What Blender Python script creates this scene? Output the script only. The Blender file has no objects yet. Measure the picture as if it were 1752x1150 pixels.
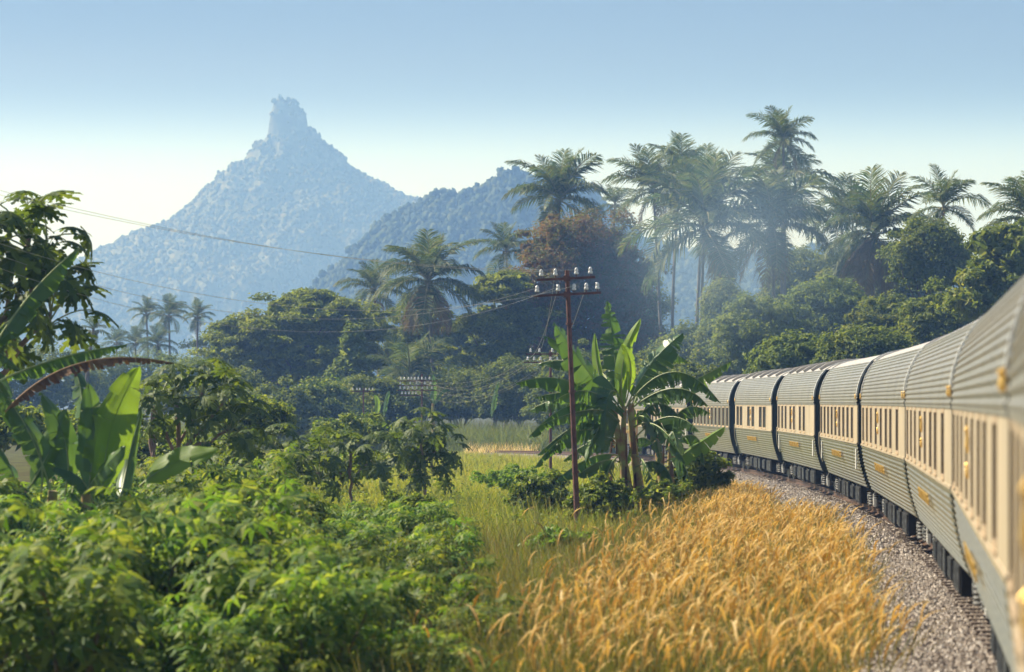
import bpy, math, random
import numpy as np
from mathutils import Vector, Matrix

sc = bpy.context.scene
# ------------------------------------------------------------------ camera
F, CX, HY, EYE = 5380.0, 876.0, 687.0, 2.85          # focal length, centre and eye line, in photograph pixels
cam_d = bpy.data.cameras.new("camera")
cam_d.sensor_width = 36.0
cam_d.lens = 36.0 * F / 1752.0
cam_d.shift_y = (HY - 575.0) / 1752.0
cam_d.clip_start, cam_d.clip_end = 0.2, 9000.0
cam_d.dof.use_dof = True
cam_d.dof.focus_distance = 130.0
cam_d.dof.aperture_fstop = 2.3
cam = bpy.data.objects.new("camera", cam_d)
cam.location = (0, 0, EYE)
cam.rotation_euler = (math.radians(90), 0, 0)
sc.collection.objects.link(cam)
sc.camera = cam

# ------------------------------------------------------------------ sky, sun, exposure
SKY_POW, SKY_TOP = 11.0, 9.0
SUN_AZ, SUN_EL = math.radians(-62), math.radians(42)   # azimuth from the view axis (+Y), negative to the left
world = bpy.data.worlds.new("World")
sc.world = world
world.use_nodes = True
wn, wl = world.node_tree.nodes, world.node_tree.links
wn.clear()
w_out = wn.new("ShaderNodeOutputWorld"); w_bg = wn.new("ShaderNodeBackground")
w_sky = wn.new("ShaderNodeTexSky"); w_sky.sky_type = 'NISHITA'; w_sky.sun_disc = False
w_sky.sun_elevation = SUN_EL; w_sky.sun_rotation = SUN_AZ
w_sky.air_density = 0.5; w_sky.dust_density = 0.6; w_sky.ozone_density = 1.2
w_tc = wn.new("ShaderNodeTexCoord")
# the sky is milky low down and turns deep blue quickly above: elevation is stretched before it enters the sky model
w_sep = wn.new("ShaderNodeSeparateXYZ"); w_cmb = wn.new("ShaderNodeCombineXYZ")
def w_math(op, a, b):
    n_ = wn.new("ShaderNodeMath"); n_.operation = op; wl.new(a, n_.inputs[0]); n_.inputs[1].default_value = b; return n_.outputs[0]
wl.new(w_tc.outputs['Generated'], w_sep.inputs[0])
w_z = w_math('MULTIPLY', w_math('POWER', w_math('DIVIDE', w_math('MAXIMUM', w_sep.outputs[2], 0.0), 0.127), SKY_POW), SKY_TOP)
w_z = w_math('ADD', w_z, 0.035)
w_n = wn.new("ShaderNodeVectorMath"); w_n.operation = 'NORMALIZE'
wl.new(w_sep.outputs[0], w_cmb.inputs[0]); wl.new(w_sep.outputs[1], w_cmb.inputs[1]); wl.new(w_z, w_cmb.inputs[2])
wl.new(w_cmb.outputs[0], w_n.inputs[0]); wl.new(w_n.outputs[0], w_sky.inputs['Vector'])
wl.new(w_sky.outputs[0], w_bg.inputs['Color']); w_bg.inputs['Strength'].default_value = 0.085
wl.new(w_bg.outputs[0], w_out.inputs['Surface'])
sun_d = bpy.data.lights.new("sun", 'SUN'); sun_d.energy = 4.3; sun_d.angle = math.radians(0.6); sun_d.color = (1.0, 0.945, 0.86)
sun = bpy.data.objects.new("sun", sun_d)
S = Vector((math.sin(SUN_AZ) * math.cos(SUN_EL), math.cos(SUN_AZ) * math.cos(SUN_EL), math.sin(SUN_EL)))
sun.rotation_euler = S.to_track_quat('Z', 'Y').to_euler()
sun.location = S * 400
sc.collection.objects.link(sun)
vs = sc.view_settings
vs.view_transform = 'Standard'; vs.look = 'None'; vs.exposure = 1.3; vs.gamma = 1.0; vs.use_curve_mapping = False
HAZE, HAZE_G = 0.00058, 0.15
SMOKE = 0.10
cy = sc.cycles
cy.use_denoising = True
cy.max_bounces = 6; cy.diffuse_bounces = 3; cy.glossy_bounces = 2; cy.transmission_bounces = 4; cy.volume_bounces = 0; cy.transparent_max_bounces = 8
cy.sample_clamp_indirect = 6.0

# ------------------------------------------------------------------ helpers
C = sc.collection
rnd = random.Random(7)
RG = np.random.default_rng(11)

def W(px, py, d):
    """a point of the place seen at photograph pixel (px, py), d metres ahead"""
    return np.array([(px - CX) / F * d, d, EYE + (HY - py) / F * d])

def unit(a):
    return a / np.maximum(np.linalg.norm(a, axis=-1, keepdims=True), 1e-9)

def np_mesh(name, V, faces, mats=(), smooth=False, midx=None):
    """faces: list of (n, k) int arrays"""
    me = bpy.data.meshes.new(name)
    V = np.ascontiguousarray(V, dtype=np.float32)
    faces = [np.asarray(f, dtype=np.int32) for f in faces if len(f)]
    me.vertices.add(len(V)); me.vertices.foreach_set("co", V.ravel())
    nl = sum(f.size for f in faces); npoly = sum(len(f) for f in faces)
    me.loops.add(nl); me.polygons.add(npoly)
    me.loops.foreach_set("vertex_index", np.concatenate([f.ravel() for f in faces]))
    tot = np.concatenate([np.full(len(f), f.shape[1], np.int32) for f in faces])
    st = np.concatenate([[0], np.cumsum(tot)[:-1]]).astype(np.int32)
    me.polygons.foreach_set("loop_start", st)
    try: me.polygons.foreach_set("loop_total", tot)
    except Exception: pass
    if midx is not None: me.polygons.foreach_set("material_index", np.asarray(midx, np.int32))
    me.polygons.foreach_set("use_smooth", np.full(npoly, bool(smooth)))
    for m in mats: me.materials.append(m)
    me.update(calc_edges=True)
    return me

class MB:
    """collects pieces of ONE part"""
    def __init__(s): s.v = []; s.f = {}; s.n = 0; s.mi = {}
    def add(s, V, Fa, mi=0):
        V = np.asarray(V, float).reshape(-1, 3); Fa = np.asarray(Fa, int)
        k = Fa.shape[1]
        s.f.setdefault((k, mi), []).append(Fa + s.n); s.v.append(V); s.n += len(V)
    def box(s, c, h, mi=0, R=None):
        c = np.array(c, float); h = np.array(h, float)
        q = np.array([[x, y, z] for x in (-1, 1) for y in (-1, 1) for z in (-1, 1)], float) * h
        if R is not None: q = q @ np.array(R).T
        s.add(q + c, [[0, 1, 3, 2], [4, 6, 7, 5], [0, 4, 5, 1], [2, 3, 7, 6], [0, 2, 6, 4], [1, 5, 7, 3]], mi)
    def tube(s, pts, rad, n=8, mi=0, caps=True):
        P = np.asarray(pts, float); m = len(P)
        rad = np.broadcast_to(np.asarray(rad, float), (m,))
        T = unit(np.gradient(P, axis=0))
        ref = np.array([0, 0, 1.]) if abs(T[:, 2]).mean() < .8 else np.array([1., 0, 0])
        A = unit(np.cross(T, ref)); B = np.cross(T, A)
        a = np.linspace(0, 2 * math.pi, n, endpoint=False)
        ring = P[:, None] + rad[:, None, None] * (np.cos(a)[None, :, None] * A[:, None] + np.sin(a)[None, :, None] * B[:, None])
        i = np.arange(m - 1)[:, None] * n; j = np.arange(n)[None]; jn = (j + 1) % n
        Fq = np.stack([i + j, i + jn, i + n + jn, i + n + j], -1).reshape(-1, 4)
        s.add(ring.reshape(-1, 3), Fq, mi)
        if caps:
            s.add(ring[0], [list(range(n))], mi); s.add(ring[-1], [list(range(n))[::-1]], mi)
    def cyl(s, a, b, r, n=10, mi=0): s.tube([a, b], r, n, mi)
    def mesh(s, name, mats, smooth=False):
        keys = list(s.f)
        fs = [np.concatenate(s.f[k]) for k in keys]
        mi = np.concatenate([np.full(len(f), k[1]) for f, k in zip(fs, keys)])
        return np_mesh(name, np.concatenate(s.v), fs, mats, smooth, mi)

def obj(name, me, parent=None, loc=(0, 0, 0), rot=None, scale=None):
    o = bpy.data.objects.new(name, me); C.objects.link(o)
    o.location = loc
    if rot is not None: o.rotation_euler = rot
    if scale is not None: o.scale = scale if hasattr(scale, '__len__') else (scale,) * 3
    if parent is not None: o.parent = parent
    return o

def tag(o, label, cat, group=None, kind=None):
    if label: o["label"] = label
    if cat: o["category"] = cat
    if group: o["group"] = group
    if kind: o["kind"] = kind
    return o

def thing(name, label, cat, loc=(0, 0, 0), rz=0.0, group=None):
    o = obj(name, None, None, loc, (0, 0, rz)); o.empty_display_size = .2
    return tag(o, label, cat, group)

# ------------------------------------------------------------------ materials
def new_mat(name):
    m = bpy.data.materials.new(name); m.use_nodes = True
    nt = m.node_tree; b = nt.nodes['Principled BSDF']
    return m, nt, nt.nodes, nt.links, b

def ramp(nodes, stops):
    r = nodes.new("ShaderNodeValToRGB"); el = r.color_ramp.elements
    while len(el) < len(stops): el.new(0.5)
    for e, (p, c) in zip(el, stops): e.position = p; e.color = (*c, 1)
    return r

def leaf_mat(name, cols, trans=.35, rough=.5, spec=.3, tcol=1.25, noise=0.0, nscale=.4, tint=(1.15, 1.1, .55), objvar=0.0):
    m, nt, N, L, b = new_mat(name)
    g = N.new("ShaderNodeNewGeometry")
    n = len(cols)
    r = ramp(N, [(i / max(1, n - 1), c) for i, c in enumerate(cols)])
    src = g.outputs['Random Per Island']
    if noise:
        tx = N.new("ShaderNodeTexNoise"); tx.inputs['Scale'].default_value = nscale; tx.inputs['Detail'].default_value = 2
        tc = N.new("ShaderNodeTexCoord"); L.new(tc.outputs['Object'], tx.inputs['Vector'])
        mx = N.new("ShaderNodeMix"); mx.data_type = 'FLOAT'; mx.inputs[0].default_value = noise
        mr = N.new("ShaderNodeMapRange"); mr.inputs[1].default_value = .3; mr.inputs[2].default_value = .7
        L.new(tx.outputs[0], mr.inputs[0])
        L.new(src, mx.inputs[2]); L.new(mr.outputs[0], mx.inputs[3]); src = mx.outputs[0]
    L.new(src, r.inputs[0]); col = r.outputs[0]
    if objvar:
        oi = N.new("ShaderNodeObjectInfo"); hv = N.new("ShaderNodeHueSaturation"); m1 = N.new("ShaderNodeMapRange"); m1.inputs[3].default_value = 1 - objvar; m1.inputs[4].default_value = 1 + objvar
        m3 = N.new("ShaderNodeMapRange"); m3.inputs[3].default_value = .48; m3.inputs[4].default_value = .515
        L.new(oi.outputs['Random'], m1.inputs[0]); L.new(m1.outputs[0], hv.inputs['Value']); L.new(oi.outputs['Random'], m3.inputs[0]); L.new(m3.outputs[0], hv.inputs['Hue']); L.new(col, hv.inputs['Color']); col = hv.outputs[0]
    L.new(col, b.inputs['Base Color'])
    b.inputs['Roughness'].default_value = rough; b.inputs['Specular IOR Level'].default_value = spec
    t = N.new("ShaderNodeBsdfTranslucent")
    mul = N.new("ShaderNodeMix"); mul.data_type = 'RGBA'; mul.blend_type = 'MULTIPLY'; mul.inputs[0].default_value = 1
    mul.inputs[7].default_value = (tcol * tint[0], tcol * tint[1], tcol * tint[2], 1)
    L.new(col, mul.inputs[6]); L.new(mul.outputs[2], t.inputs[0])
    mix = N.new("ShaderNodeMixShader"); mix.inputs[0].default_value = trans
    L.new(b.outputs[0], mix.inputs[1]); L.new(t.outputs[0], mix.inputs[2])
    L.new(mix.outputs[0], N['Material Output'].inputs['Surface'])
    return m

def solid(name, col, rough=.6, metal=0., spec=.4, var=.25, scale=6., bump=0., col2=None, stretch=None):
    m, nt, N, L, b = new_mat(name)
    tc = N.new("ShaderNodeTexCoord"); tx = N.new("ShaderNodeTexNoise"); tx.inputs['Scale'].default_value = scale; tx.inputs['Detail'].default_value = 5
    if stretch:
        mp_ = N.new("ShaderNodeMapping"); mp_.inputs['Scale'].default_value = stretch; L.new(tc.outputs['Object'], mp_.inputs['Vector']); L.new(mp_.outputs[0], tx.inputs['Vector'])
    else: L.new(tc.outputs['Object'], tx.inputs['Vector'])
    c2 = col2 if col2 else tuple(c * (1 - var) for c in col)
    r = ramp(N, [(.35, c2), (.65, col)])
    L.new(tx.outputs[0], r.inputs[0]); L.new(r.outputs[0], b.inputs['Base Color'])
    b.inputs['Roughness'].default_value = rough; b.inputs['Metallic'].default_value = metal; b.inputs['Specular IOR Level'].default_value = spec
    if bump:
        bp = N.new("ShaderNodeBump"); bp.inputs['Strength'].default_value = bump; bp.inputs['Distance'].default_value = .03
        L.new(tx.outputs[0], bp.inputs['Height']); L.new(bp.outputs[0], b.inputs['Normal'])
    return m

M = {}
M['ground'] = solid('ground_soil', (.10, .11, .035), 1.0, spec=0.0, scale=.6, col2=(.07, .06, .03), bump=.3)
M['ballast'] = solid('ballast_bed', (.28, .235, .19), .95, scale=9, col2=(.13, .105, .085), bump=.6)
M['gravel'] = leaf_mat('gravel_stone', [(.15, .12, .095), (.33, .28, .23), (.45, .395, .33), (.23, .185, .15), (.60, .55, .48)], trans=0.0, rough=.9, spec=.2)
M['rail'] = solid('rail_steel', (.16, .10, .07), .55, .6, scale=3)
M['sleeper'] = solid('sleeper_timber', (.12, .09, .07), .9, scale=4)
M['green_paint'] = solid('green_coach_paint', (.205, .20, .145), .30, 0, .5, var=.40, scale=2.0, stretch=(1.2, 1, .35))
M['roof_side_lit_paint'] = solid('roof_side_lit_paint', (.29, .275, .225), .28, 0, .55, var=.36, scale=2.2, stretch=(1.0, 1, .5))  # coach green lightened: light caught by the roof ribs is put into the colour
M['cream_paint'] = solid('cream_coach_paint', (.475, .385, .255), .42, 0, .5, var=.28, scale=2.4, stretch=(1.4, 1, .3))
M['roof_paint'] = solid('grey_roof_paint', (.50, .46, .39), .42, 0, .5, var=.2, scale=1.5)
M['dark_green'] = solid('dark_green_paint', (.022, .035, .027), .4, 0, .5)
M['black'] = solid('black_underframe', (.018, .018, .017), .7, 0, .4, var=.5)
M['grey_metal'] = solid('grey_dusty_metal', (.33, .35, .33), .6, .1, .4, var=.5, scale=8)
M['dusty_iron'] = solid('dusty_iron', (.13, .13, .12), .7, .1, .4, var=.5, scale=8)
M['gold'] = solid('gold_leaf', (.78, .50, .13), .38, .55, .5, var=.2)
M['white_plate'] = solid('white_enamel_plate', (.74, .73, .66), .4)
M['brass'] = solid('brass_rail', (.52, .46, .33), .35, .6)
m, nt, N_, L_, b_ = new_mat('window_glass'); M['glass'] = m
b_.inputs['Base Color'].default_value = (.05, .045, .042, 1); b_.inputs['Roughness'].default_value = .12; b_.inputs['Specular IOR Level'].default_value = .6
M['curtain'] = solid('window_frame_paint', (.50, .37, .23), .4)
M['rust'] = solid('rusty_pole_steel', (.19, .085, .06), .7, .1, scale=5, col2=(.10, .045, .035))
M['porcelain'] = solid('white_porcelain', (.85, .83, .76), .2, 0, .6, var=.08)
M['wire'] = solid('copper_wire', (.50, .46, .36), .5, .1)
M['bark'] = solid('grey_bark', (.16, .125, .10), .95, scale=3, bump=.5)
M['palm_bark'] = solid('palm_bark', (.21, .18, .155), .9, scale=2, bump=.4)
M['papaya_bark'] = solid('papaya_bark', (.30, .19, .15), .8, scale=6, col2=(.20, .14, .10), bump=.3)
G = lambda r, g, b: (r, g, b)
M['cassava'] = leaf_mat('cassava_leaf', [G(.045,.10,.016), G(.088,.165,.022), G(.13,.205,.03), G(.185,.25,.042), G(.27,.315,.06)], .46, .55, .2, tcol=1.35, objvar=.28)
M['cassava_stem'] = solid('cassava_stem', (.17, .13, .06), .8)
M['lime_leaf'] = leaf_mat('lime_shrub_leaf', [G(.10, .20, .02), G(.16, .27, .03), G(.22, .32, .05)], .45, .5)
M['grass'] = leaf_mat('green_grass_blade', [G(.08, .13, .02), G(.15, .20, .03), G(.24, .25, .05), G(.32, .28, .07)], .4, .6)
M['field'] = leaf_mat('meadow_blade', [G(.14,.21,.025), G(.22,.285,.035), G(.31,.34,.05), G(.40,.37,.09), G(.28,.23,.08)], .45, .6, noise=.5, nscale=.22)
M['straw'] = leaf_mat('dry_grass_stem', [G(.12, .14, .03), G(.24, .18, .05), G(.16, .18, .05), G(.08, .11, .03), G(.30, .22, .08)], .35, .6)
M['plume'] = leaf_mat('golden_plume', [G(.46,.34,.12), G(.67,.50,.19), G(.79,.63,.29), G(.88,.76,.45)], .52, .7, tcol=1.12, tint=(1.07, 1.0, .76))
M['reed'] = leaf_mat('reed_blade', [G(.085,.135,.04), G(.14,.185,.055), G(.20,.235,.075), G(.26,.23,.11)], .4, .6, noise=.5, nscale=.3)
M['banana'] = leaf_mat('banana_blade', [G(.05,.11,.026), G(.08,.155,.036), G(.125,.205,.052)], .38, .36, .45, noise=.5, nscale=1.5, tcol=1.5)
M['banana_lime'] = leaf_mat('young_banana_blade', [G(.14, .24, .03), G(.20, .30, .045)], .48, .5, .25, noise=.5, nscale=1.5, tcol=1.4)
M['banana_dry'] = leaf_mat('dry_banana_blade', [G(.10, .055, .035), G(.17, .095, .06), G(.22, .14, .085)], .25, .8)
M['midrib'] = solid('banana_midrib', (.30, .36, .12), .5)
M['midrib_dry'] = solid('dry_midrib', (.36, .20, .09), .7)
M['pseudostem'] = solid('banana_stem_sheath', (.36, .36, .10), .6, scale=5, col2=(.30, .15, .07))
M['papaya'] = leaf_mat('papaya_leaf', [G(0.050,0.086,0.018), G(0.093,0.138,0.023), G(0.149,0.196,0.034)], .42, .55, .22, tcol=1.4)
M['petiole'] = solid('papaya_petiole', (.30, .34, .14), .6)
M['palm'] = leaf_mat('palm_leaflet', [G(.045,.085,.03), G(.075,.12,.04), G(.11,.15,.05), G(.17,.18,.065)], .36, .55, .2, tcol=1.35)
M['palm_dry'] = leaf_mat('dry_palm_leaflet', [G(.17, .12, .06), G(.24, .17, .08)], .25, .7)
M['rachis'] = solid('palm_rachis', (.26, .24, .10), .6)
M['rain'] = leaf_mat('rain_tree_leaf', [G(0.070,0.111,0.020), G(0.126,0.169,0.028), G(0.211,0.247,0.040), G(0.295,0.319,0.055)], .42, .6, .15, noise=.4, nscale=.3, tcol=1.5)
M['red'] = leaf_mat('reddish_tree_leaf', [G(0.070,0.104,0.027), G(0.119,0.137,0.038), G(0.183,0.117,0.050), G(0.253,0.137,0.066)], .38, .6, .15, noise=.5, nscale=.35, tcol=1.4)
M['dark'] = leaf_mat('dark_tree_leaf', [G(0.066,0.101,0.023), G(0.109,0.151,0.031), G(0.182,0.223,0.044), G(0.277,0.277,0.063)], .38, .6, .15, noise=.35, nscale=.35, tcol=1.4)
M['olive'] = leaf_mat('olive_tree_leaf', [G(.07,.115,.03), G(.12,.17,.04), G(.18,.23,.05), G(.235,.265,.065)], .4, .6, .15, noise=.4, nscale=.4, tcol=1.4)
M['shrub'] = leaf_mat('shrub_leaf', [G(0.057,0.105,0.018), G(0.108,0.163,0.025), G(0.181,0.236,0.040), G(0.284,0.315,0.071)], .45, .55, .22, tcol=1.4)

# ------------------------------------------------------------------ the railway curve
H0, RC, LC, S0, X0 = 0.160, 739.0, 19.494, 18.06, 1.60
def tz(s): return -4.0e-5 * np.maximum(0, np.asarray(s, float) - 90.) ** 2
def tpos(s, off=0.0, z=0.0):
    """point on the curve; off metres to the right of the centre line"""
    s = np.asarray(s, float); h = H0 - s / RC
    X = X0 + RC * (np.cos(h) - np.cos(H0)) + off * np.cos(h)
    Y = RC * (np.sin(H0) - np.sin(h)) - off * np.sin(h)
    return np.stack([X, Y, tz(s) + z + 0 * X], -1)
def toff(x, y):
    """signed distance of a ground point from the centre line (right positive), and arc length"""
    cx = X0 - RC * math.cos(H0); cyy = RC * math.sin(H0)
    r = np.hypot(x - cx, y - cyy)
    return r - RC, RC * (H0 + np.arctan2(y - cyy, x - cx))
def gz(x, y):
    y = np.asarray(y, float)
    return -.75 - 3.6e-5 * np.clip(y - 90, 0, 175) ** 2 + .0 * np.asarray(x)

# ------------------------------------------------------------------ ground
xs = np.unique(np.concatenate([np.linspace(-1450, -80, 30), np.linspace(-80, 80, 65), np.linspace(80, 1450, 30)]))
ys = np.unique(np.concatenate([np.linspace(-90, 0, 8), np.linspace(0, 330, 110), np.linspace(330, 4300, 40)]))
gx, gy = np.meshgrid(xs, ys, indexing='ij')
nz = .10 * np.sin(gx * .9 + 1.3 * np.sin(gy * .23)) * np.sin(gy * .61 + gx * .2)
nz = np.where(np.abs(toff(gx, gy)[0]) < 6, 0, nz)
V = np.stack([gx, gy, gz(gx, gy) + nz], -1).reshape(-1, 3)
a = np.arange(len(xs) - 1)[:, None] * len(ys) + np.arange(len(ys) - 1)[None]
Fq = np.stack([a, a + len(ys), a + len(ys) + 1, a + 1], -1).reshape(-1, 4)
o = obj('ground', np_mesh('ground', V, [Fq], [M['ground']], True)); o["kind"] = "structure"

# ballast bed
sv = np.arange(-30, 330, 1.5)
prof = [(-4.6, -1.6), (-2.5, -.28), (-2.0, -.20), (2.0, -.20), (2.5, -.28), (4.6, -1.6)]
V = np.stack([tpos(sv, p[0], p[1]) for p in prof], 1).reshape(-1, 3)
n = len(prof); a = np.arange(len(sv) - 1)[:, None] * n + np.arange(n - 1)[None]
o = obj('ballast_bed', np_mesh('ballast_bed', V, [np.stack([a, a + 1, a + n + 1, a + n], -1).reshape(-1, 4)], [M['ballast']])); o["kind"] = "structure"

# loose stones on the shoulder
def stones(n, s0, s1, o0, o1, size, rg):
    s = rg.uniform(s0, s1, n); off = rg.uniform(o0, o1, n)
    zz = np.interp(off, [p[0] for p in prof], [p[1] for p in prof])
    P = tpos(s, off, 0); P[:, 2] += zz + size * .22
    base = np.array([[1, 0, 0], [-1, 0, 0], [0, 1, 0], [0, -1, 0], [0, 0, 1], [0, 0, -1.]])
    V = base[None] * size * .5 * rg.uniform(.55, 1.25, (n, 6, 1)) + rg.normal(0, size * .1, (n, 6, 3))
    an = rg.uniform(0, 6.28, n); ca, sa = np.cos(an)[:, None], np.sin(an)[:, None]
    V = np.stack([V[..., 0] * ca - V[..., 1] * sa, V[..., 0] * sa + V[..., 1] * ca, V[..., 2] * .8], -1) + P[:, None]
    T = np.array([[0, 2, 4], [2, 1, 4], [1, 3, 4], [3, 0, 4], [2, 0, 5], [1, 2, 5], [3, 1, 5], [0, 3, 5]])
    return V.reshape(-1, 3), (T[None] + 6 * np.arange(n)[:, None, None]).reshape(-1, 3)
mb = MB()
mb.add(*stones(20000, 33, 62, -3.4, -.2, .075, RG)); mb.add(*stones(17000, 60, 150, -3.4, -.6, .10, RG))
o = obj('gravel', mb.mesh('gravel', [M['gravel']])); tag(o, 'grey and brown crushed stone ballast beside the rails', 'gravel', kind='stuff')

# track: rails and sleepers
tr = thing('railway_track', 'curved metre gauge railway track under the train and across the meadow', 'track', tuple(tpos(60.)))
inv = -np.array(tr.location)
for off in (-.535, .535):
    sv = np.arange(-20, 320, 2.0); A = []
    pr = [(-.065, -.155), (-.065, -.135), (-.012, -.12), (-.012, -.04), (-.034, -.03), (-.034, 0), (.034, 0), (.034, -.03), (.012, -.04), (.012, -.12), (.065, -.135), (.065, -.155)]
    V = np.stack([tpos(sv, off + p[0], p[1]) for p in pr], 1).reshape(-1, 3) + inv
    n = len(pr); a = np.arange(len(sv) - 1)[:, None] * n; j = np.arange(n)[None]; jn = (j + 1) % n
    obj('rail', np_mesh('rail', V, [np.stack([a + j, a + jn, a + n + jn, a + n + j], -1).reshape(-1, 4)], [M['rail']]), tr)
mb = MB(); mb.box((0, 0, -.225), (.98, .11, .075)); sl = mb.mesh('sleeper', [M['sleeper']])
for i in range(290):
    s = 34 + i * .75; p = tpos(s) + inv
    obj('sleeper', sl, tr, tuple(p), (0, 0, -(H0 - s / RC)))

# ------------------------------------------------------------------ train
HALF = LC / 2 - .24
side_pts = [(1.14, .72), (1.23, .95), (1.315, 1.25), (1.372, 1.55), (1.395, 1.80)]
roof_pts = [(1.415, 2.79), (1.41, 3.0), (1.375, 3.22), (1.30, 3.45), (1.19, 3.66), (1.04, 3.84)]
crown_pts = [(1.035, 3.845), (.86, 3.95), (.62, 4.04), (.33, 4.10), (0, 4.12)]
def smooth_curve(pts, n):
    P = np.array(pts, float)
    d = np.concatenate([[0], np.cumsum(np.linalg.norm(np.diff(P, axis=0), axis=1))])
    # Catmull-like resampling through a cubic fit
    t = np.linspace(0, d[-1], n)
    cxp = np.polyfit(d, P[:, 0], min(4, len(P) - 1)); czp = np.polyfit(d, P[:, 1], min(4, len(P) - 1))
    return np.stack([np.polyval(cxp, t), np.polyval(czp, t)], 1), d[-1]
def ribbed(pts, pitch, amp):
    _, ln = smooth_curve(pts, 5); k = max(2, int(round(ln / pitch)))
    shape = [(0, 0), (.22, .15), (.34, 1), (.66, 1), (.78, .15)]
    n = k * len(shape) + 1
    tt = np.array([i + s[0] for i in range(k) for s in shape] + [k]) / k
    aa = np.array([s[1] for i in range(k) for s in shape] + [0])
    Q, _ = smooth_curve(pts, 400)
    Px = np.interp(tt, np.linspace(0, 1, 400), Q[:, 0]); Pz = np.interp(tt, np.linspace(0, 1, 400), Q[:, 1])
    tx_, tz_ = np.gradient(Px), np.gradient(Pz); l = np.hypot(tx_, tz_)
    return np.stack([Px + aa * amp * tz_ / l, Pz - aa * amp * tx_ / l], 1)
def sweep(prof, x0, x1, mb, sgn=1, nseg=1, mi=0):
    X = np.linspace(x0, x1, nseg + 1); n = len(prof)
    V = np.stack([np.stack([np.full(n, x), sgn * prof[:, 0], prof[:, 1]], 1) for x in X]).reshape(-1, 3)
    a = np.arange(nseg)[:, None] * n + np.arange(n - 1)[None]
    f = np.stack([a, a + n, a + n + 1, a + 1], -1).reshape(-1, 4)
    if sgn > 0: f = f[:, ::-1]
    mb.add(V, f, mi)
low_prof = ribbed(side_pts, .083, .022); up_prof = ribbed(roof_pts, .083, .022)
full_half = np.concatenate([np.array([(0, .70), (1.10, .70)]), np.array(side_pts), [(1.36, 1.82), (1.36, 2.79)], np.array(roof_pts) * [.985, 1], np.array(crown_pts)])

CM = {}
HS = HALF - 1.15                       # body half length of the coaches with recessed end doors
def body_meshes(pre, HB):
    mb = MB(); sweep(low_prof, -HB, HB, mb, 1); sweep(low_prof, -HB, HB, mb, -1)
    CM[pre + 'lower_side'] = mb.mesh('lower_side', [M['green_paint']])
    mb = MB(); sweep(up_prof, -HB, HB, mb, 1); sweep(up_prof, -HB, HB, mb, -1)
    for sg in (1, -1): mb.box((0, sg * 1.405, 2.785), (HB, .022, .02))      # smooth cornice under the ribs
    CM[pre + 'roof_side'] = mb.mesh('roof_side', [M['roof_side_lit_paint']])
    mb = MB(); fh = full_half * [.985, 1.0] - [0, .012]
    loop = np.concatenate([fh, (fh * [-1, 1])[::-1][1:-1]]); n = len(loop)
    for x in (-HB + .02, HB - .02):
        mb.add(np.stack([np.full(n, x), loop[:, 0], loop[:, 1]], 1), [list(range(n))])
    sweep(fh[:2], -HB + .02, HB - .02, mb, 1); sweep(fh[:2], -HB + .02, HB - .02, mb, -1)
    for sg in (1, -1): mb.box((0, sg * 1.345, 2.30), (HB - .03, .01, .50))
    CM[pre + 'end_wall'] = mb.mesh('end_wall', [M['dark_green']])
    for key, x in (('end_rim', HB - .08), ('end_rim_near', -HB + .08)):
        mb = MB(); o_ = np.array(roof_pts[1:] + crown_pts[1:]); tn = unit(np.gradient(o_, axis=0)); q_ = o_ + np.stack([tn[:, 1], -tn[:, 0]], 1) * .034
        for sg in (1, -1):
            sweep(q_, x - .07, x + .07, mb, sg)
            for xx in (x - .07, x + .07): sweep_edge = np.concatenate([np.stack([np.full(len(q_), xx), sg * q_[:, 0], q_[:, 1]], 1), np.stack([np.full(len(o_), xx), sg * o_[:, 0] * .99, o_[:, 1] - .01], 1)]); n_ = len(q_); mb.add(sweep_edge, [[i_, i_ + 1, n_ + i_ + 1, n_ + i_] for i_ in range(n_ - 1)])
        CM[pre + key] = mb.mesh('end_rim', [M['white_plate']])
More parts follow.
